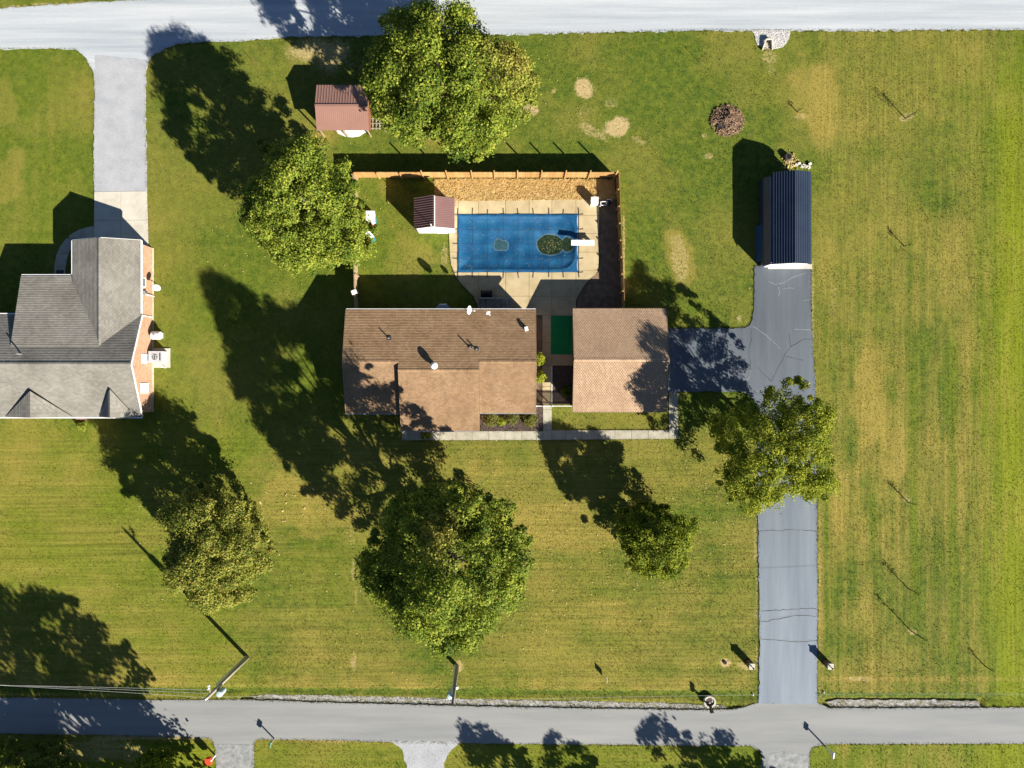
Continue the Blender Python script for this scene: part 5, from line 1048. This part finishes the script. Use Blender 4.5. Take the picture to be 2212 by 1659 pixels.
q = g(449, 1646, 1.0); rb = empty('red_newspaper_box', (q[0], q[1], 0), 'red orange box on a white post at the bottom edge', 'box'); MB().box(q[0], q[1], .55, 1.02, .42, .50, .08).build('box', M['red'], rb); MB().box(q[0]+.22, q[1]+.05, 0, .95, .1, .1).build('post', M['white'], rb); MB().box(q[0], q[1], 1.022, 1.05, .46, .54, .08).build('lid', M['red'], rb)
# stone ring planter
q = g(1531.5, 1513.5); sr = empty('stone_planter', (q[0], q[1], 0), 'ring shaped stone planter around the black mailbox post', 'planter')
for k in range(16):
    a = 2*math.pi*k/16; MB().box(q[0]+.44*math.cos(a), q[1]+.44*math.sin(a), 0, .30+rnd.uniform(-.02, .02), .14, .16, a).build('stone', M['block'], sr)
MB().cyl(q[0], q[1], 0, .2, .37, 20).build('soil', M['mulch'], sr)
for k in range(9): a = rnd.random()*6.28; r_ = rnd.uniform(.05, .3); MB().stone(q[0]+r_*math.cos(a), q[1]+r_*math.sin(a), .24, rnd.uniform(.05, .1)).build('pebble', M['stone_white'], sr)
MB().bar((q[0]+.05, q[1]-.2, 0), (q[0]+.12, q[1]-.62, .93), .09, .09).build('mailbox_arm', M['black'], sr)
# yard sign
q = g(1311, 1467, .5); ys_ = empty('yard_sign', (q[0], q[1], 0), 'small thin yard sign standing on the front lawn near the road', 'sign'); MB().box(q[0], q[1], .28, .75, .02, .55, .12).build('panel', M['white'], ys_)
for s__ in (-.18, .18): MB().cyl(q[0], q[1]+s__, 0, .3, .008, 5).build('leg', M['grey_metal'], ys_)
q = g(1566, 1431); st_ = empty('tree_stump', (q[0], q[1], 0), 'small cut stump in a ring of bare soil left of the driveway', 'stump'); MB().cyl(q[0], q[1], 0, .12, .17, 12, .14).build('wood', M['bark'], st_); MB().cyl(q[0], q[1], .122, .125, .09, 12).build('hollow', M['black'], st_)
# drain inlet
ins = empty('drain_inlet', (*g(1655, 98), 0), 'concrete culvert inlet with slanted side walls below the top road', 'culvert')
cv6 = lambda x, y: ((2200+x/10.05)/1.38888, (60+y/10.05)/1.38888)
a_, b_, c_, d_ = [g(*cv6(*p)) for p in ((950, 640), (1125, 640), (860, 930), (1160, 920))]
MB().add([(a_[0], a_[1], .055), (b_[0], b_[1], .055), (d_[0], d_[1], .056), (c_[0], c_[1], .056)], [(0, 1, 2, 3), (3, 2, 1, 0)]).build('floor', M['concrete'], ins)
MB().bar((a_[0], a_[1], .28), (c_[0], c_[1], .12), .10, .24).build('wing_wall', M['concrete_pale'], ins); MB().bar((b_[0], b_[1], .28), (d_[0], d_[1], .12), .10, .24).build('wing_wall', M['concrete_pale'], ins); MB().bar((a_[0], a_[1], .28), (b_[0], b_[1], .28), .10, .28).build('headwall', M['concrete_pale'], ins)
MB().box((a_[0]+b_[0])/2+.03, a_[1]-.06, .06, .30, .34, .03).build('pipe_opening', M['black'], ins)
# brush pile
q = g(1571, 262); br = MB()
MB().prism(rough([(q[0]+1.05*math.cos(k*.5), q[1]+.95*math.sin(k*.5)) for k in range(12)], .2, .06), -.05, .035).build('ash_bed', M['ash'], None, kind='structure', label='charred ground under the brush pile')
bp = empty('brush_pile', (q[0], q[1], 0), 'burnt pile of sticks and branches on the north lawn', 'brush pile')
mo = MB()
prof = [(1.15, .0), (1.0, .12), (.7, .25), (.35, .36), (.05, .40)]; mo.lathe(q[0], q[1], prof, 14); mo.build('ash_mound', M['ash'], bp)
for _ in range(950):
    a = rnd.random()*6.283; r_ = 1.45*math.sqrt(rnd.random()); x = q[0]+r_*math.cos(a)*1.02; y = q[1]+r_*math.sin(a)*.95; z = max(.05, .42*(1-(r_/1.35)**2))+rnd.uniform(0, .10); L = rnd.uniform(.1, .34); t = rnd.random()*3.14; dz = rnd.uniform(-.06, .08)
    if (math.hypot(x-q[0]+.35, y-q[1]-.55) < .5 or math.hypot(x-q[0]+.75, y-q[1]+.45) < .42) and rnd.random() < .8: continue
    br.bar((x-L/2*math.cos(t), y-L/2*math.sin(t), z), (x+L/2*math.cos(t), y+L/2*math.sin(t), z+dz), rnd.uniform(.012, .035), rnd.uniform(.012, .03))
br.build('sticks', M['branch'], bp, kind='stuff')
for k in range(10):
    a = rnd.random()*6.283; r_ = rnd.uniform(.3, 1.2); t = rnd.random()*3.1; x = q[0]+r_*math.cos(a); y = q[1]+r_*math.sin(a); MB().tube([(x, y, .42-.2*r_), (x+.7*math.cos(t), y+.7*math.sin(t), .38-.2*r_)], [.045, .03], 7).build('log', M['bark'], bp)
# stump heap and concrete blocks north of the barn
q = g(1703, 344); hs = empty('hollow_stump', (q[0], q[1], 0), 'hollow tree stump with a dark top among wood chips, north of the barn', 'stump'); MB().cyl(q[0]-.12, q[1]+.1, 0, .42, .36, 14, .28).build('wood', M['bark'], hs); MB().cyl(q[0]-.12, q[1]+.1, .423, .43, .22, 12).build('hollow', M['black'], hs)
ch = MB()
for _ in range(120): a = rnd.gauss(0, .32); b = rnd.gauss(0, .36); ch.box(q[0]+.12+a, q[1]-.3+b, .02, rnd.uniform(.05, .16), rnd.uniform(.05, .16), rnd.uniform(.04, .1), rnd.random()*3)
ch.build('wood_chips', M['petal'], hs, kind='stuff')
for x, y, lab in ((1719, 360, 'leftmost pale concrete block of the row behind the barn, half in shade'), (1725, 357, 'small concrete block second from the left behind the barn'), (1732, 363, 'concrete block lying flat against the barn eave'), (1735, 361, 'pale square concrete block in the middle of the row behind the barn'), (1742, 364, 'tilted concrete block right of the middle one'), (1748, 358, 'outermost pale concrete block, upper right of the row'), (1746, 366, 'concrete block touching the barn corner, lower right of the row')):
    q = g(x, y); MB().box(q[0], q[1]+.1, -.01, .2, .27, .20, rnd.uniform(-.6, .6)).build('concrete_block', M['block'], None, label=lab, cat='block', group='concrete blocks behind the barn')
# toys at the west fence
q = g(797, 470, .8); ty = empty('toy_playhouse', (q[0], q[1], 0), 'white plastic toy playhouse with teal trim under the tree by the west fence', 'toy'); 
MB().box(q[0], q[1], 0, .75, .85, .95, .1).build('wall', M['white_plastic'], ty); MB().hexa([(q[0]-.5, q[1]-.55, .75), (q[0]+.5, q[1]-.55, .75), (q[0]+.5, q[1]+.55, .75), (q[0]-.5, q[1]+.55, .75), (q[0]-.2, q[1]-.5, 1.1), (q[0]+.2, q[1]-.5, 1.1), (q[0]+.2, q[1]+.5, 1.1), (q[0]-.2, q[1]+.5, 1.1)]).build('roof', M['white_plastic'], ty)
MB().box(q[0]+.47, q[1]-.1, .1, .6, .06, .5, .1).build('shutter', M['teal'], ty); MB().box(q[0]+.1, q[1]-.52, .0, .55, .35, .05, .1).build('door', M['red'], ty)
q = g(799, 507, .5); sd_ = empty('toy_slide', (q[0], q[1], 0), 'small white toy slide with a teal end south of the playhouse', 'toy'); MB().bar((q[0]-.3, q[1]+.3, .75), (q[0]+.15, q[1]-.25, .15), .42, .05).build('chute', M['white_plastic'], sd_); MB().box(q[0]+.2, q[1]-.38, .05, .16, .42, .25, .6).build('landing', M['teal'], sd_); MB().box(q[0]-.33, q[1]+.34, 0, .78, .4, .12, .6).build('ladder', M['teal'], sd_)

# ---------------------------------------------------------------- loose ground cover
def scatter(poly, n, fn):
    P = np.array(gp(poly)); lo, hi = P.min(0), P.max(0); Q = rng.random((n*6, 2))*(hi-lo)+lo; Q = Q[inpoly(Q, [tuple(p) for p in P])][:n]
    for x, y in Q: fn(float(x), float(y))
mb = MB(); scatter(GR1, 1900, lambda x, y: mb.stone(x, y, -.045+rnd.uniform(-.01, .02), rnd.choice((.015, .02, .03, .05))*rnd.uniform(.7, 1.3)) if vnoise(np.array([x]), np.array([y]), 1.2, 44, 2)[0] > .40 else None); mb.build('verge_gravel', M['stone_white'], None, kind='stuff', label='white gravel strip between the front lawn and the lower road')
mb = MB(); scatter(GR2, 650, lambda x, y: mb.stone(x, y, -.045+rnd.uniform(-.01, .02), rnd.choice((.015, .02, .03, .05))*rnd.uniform(.7, 1.3)) if vnoise(np.array([x]), np.array([y]), 1.2, 45, 2)[0] > .40 else None); mb.build('verge_gravel', M['stone_white'], None, kind='stuff', label='white gravel strip right of the driveway mouth')
mb = MB(); scatter(INLET, 500, lambda x, y: mb.stone(x, y, .06, rnd.uniform(.02, .06))); scatter(GRAVEL_S, 500, lambda x, y: mb.stone(x, y, .045, rnd.uniform(.015, .04))); mb.build('loose_stones', M['stone_white'], None, kind='stuff', label='loose white stones on the drain apron and lower gravel drive')
mb = MB(); scatter(MULCH, 2600, lambda x, y: mb.box(x, y, .045, rnd.uniform(.055, .085), rnd.uniform(.03, .09), rnd.uniform(.015, .035), rnd.random()*3)); mb.build('mulch_chips', M['mulch'], None, kind='stuff', label='loose bark chips on the mulch bed')
mb = MB()
def strand(x, y): 
    t = rnd.gauss(.5, .8); L = rnd.uniform(.12, .35); z = .05+.06*rnd.random(); mb.bar((x-L/2*math.cos(t), y-L/2*math.sin(t), z), (x+L/2*math.cos(t), y+L/2*math.sin(t), z+rnd.uniform(-.02, .03)), .018, .014)
scatter(STRAW, 6500, strand); mb.build('straw', M['straw'], None, kind='stuff', label='loose golden straw strands north of the pool')
mb = MB(); scatter([(500, 1040), (700, 1040), (640, 1130), (520, 1120)], 14, lambda x, y: mb.box(x, y, .0, .05, rnd.uniform(.1, .35), rnd.uniform(.06, .16), rnd.random()*3)); mb.build('pale_scraps', M['petal'], None, kind='stuff', label='pale stone flakes scattered beside the yellowing tree')
for x, y, r_, lab in ((1626.5, 1500, .13, 'white stone at the left corner of the driveway mouth'), (1779, 1495, .10, 'white stone at the right corner of the driveway mouth'), (1772, 1502, .07, 'smaller grey white stone beside the right corner of the driveway mouth')):
    q = g(x, y); MB().stone(q[0], q[1], .06, r_).build('stone', M['stone_white'], None, label=lab, cat='stone')
# grass tufts standing out of the lawn
def tufts(n):
    P = rng.random((n, 2))*np.array([92, 70])-np.array([46, 35])
    ok = np.ones(len(P), bool)
    for h_ in HARD: ok &= ~inpoly(P, h_)
    P = P[ok]; T = tones(P[:, 0], P[:, 1]); keep = rng.random(len(P)) > np.clip(T[:, 1]*1.3-.1, 0, .9); P, T = P[keep], T[keep]
    E = []
    for h_ in HARD[:8]:
        for i in range(len(h_)):
            a_ = np.array(h_[i]); b_ = np.array(h_[(i+1) % len(h_)]); L_ = np.hypot(*(b_-a_)); k = int(L_*26)
            if k < 1: continue
            t_ = rng.random((k, 1)); nn_ = np.array([-(b_-a_)[1], (b_-a_)[0]])/L_; E.append(a_+(b_-a_)*t_+nn_*rng.normal(0, .06, (k, 1)))
    E = np.concatenate([e for e in E]); E = E[(np.abs(E[:, 0]) < 46) & (np.abs(E[:, 1]) < 35)]
    for q0, q1, q2, q3 in ((203, 405, 322, 425), (1160, 869, 1196, 960), (984, 420, 1290, 440), (1150, 660, 1245, 710), (1630, 1512, 1770, 1524), (1645, 565, 1760, 580), (1158, 870, 1245, 935), (1240, 690, 1445, 860), (1040, 660, 1245, 672), (740, 660, 1160, 932), (1438, 842, 1470, 850)):
        a0, b1_ = g(q0, q1); a1, b0 = g(q2, q3); E = E[~((E[:, 0] > a0) & (E[:, 0] < a1) & (E[:, 1] > b0) & (E[:, 1] < b1_))]
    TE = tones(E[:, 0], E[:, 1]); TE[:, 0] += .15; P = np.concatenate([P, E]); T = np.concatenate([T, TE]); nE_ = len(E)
    B = 3; n = len(P); p = np.repeat(P, B, 0)+rng.normal(0, .03, (n*B, 2)); a = rng.random(n*B)*6.283; h_ = rng.uniform(.025, .075, n*B); w_ = rng.uniform(.02, .045, n*B); h_[-nE_*B:] += .05; ln = rng.uniform(.01, .07, n*B); t2 = rng.random(n*B)*6.283
    dx, dy = np.cos(a)*w_/2, np.sin(a)*w_/2; z0 = np.zeros(n*B)-.01
    V = np.stack([np.stack([p[:, 0]-dx, p[:, 1]-dy, z0], -1), np.stack([p[:, 0]+dx, p[:, 1]+dy, z0], -1), np.stack([p[:, 0]+np.cos(t2)*ln, p[:, 1]+np.sin(t2)*ln, h_], -1)], 1).reshape(-1, 3)
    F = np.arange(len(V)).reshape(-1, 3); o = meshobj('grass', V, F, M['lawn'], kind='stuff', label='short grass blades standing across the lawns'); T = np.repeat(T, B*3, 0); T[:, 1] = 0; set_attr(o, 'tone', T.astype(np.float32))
tufts(300000)

# fallen leaves dotted over the lawns below the trees
mb = MB()
for cx_, cy_, sp_, k in ((1010, 1210, 260, 520), (470, 1170, 150, 260), (660, 470, 130, 200), (1000, 230, 170, 240), (1430, 1150, 130, 160), (1650, 980, 170, 260)):
    for _ in range(k):
        x = rnd.gauss(cx_, sp_*.7); y = rnd.gauss(cy_, sp_*.55); q = g(x, y)
        if abs(q[0]) > 46 or abs(q[1]) > 34 or any(inpoly(np.array([q]), h_)[0] for h_ in HARD) or (740 < x < 1160 and 660 < y < 935) or (1230 < x < 1450 and 660 < y < 895): continue
        z = rnd.uniform(.05, .09); mb.box(q[0], q[1], z, z+.006, rnd.uniform(.04, .09), rnd.uniform(.03, .07), rnd.random()*3)
mb.build('fallen_leaves', M['petal'], None, kind='stuff', label='fallen yellow leaves dotted over the lawns under the trees')
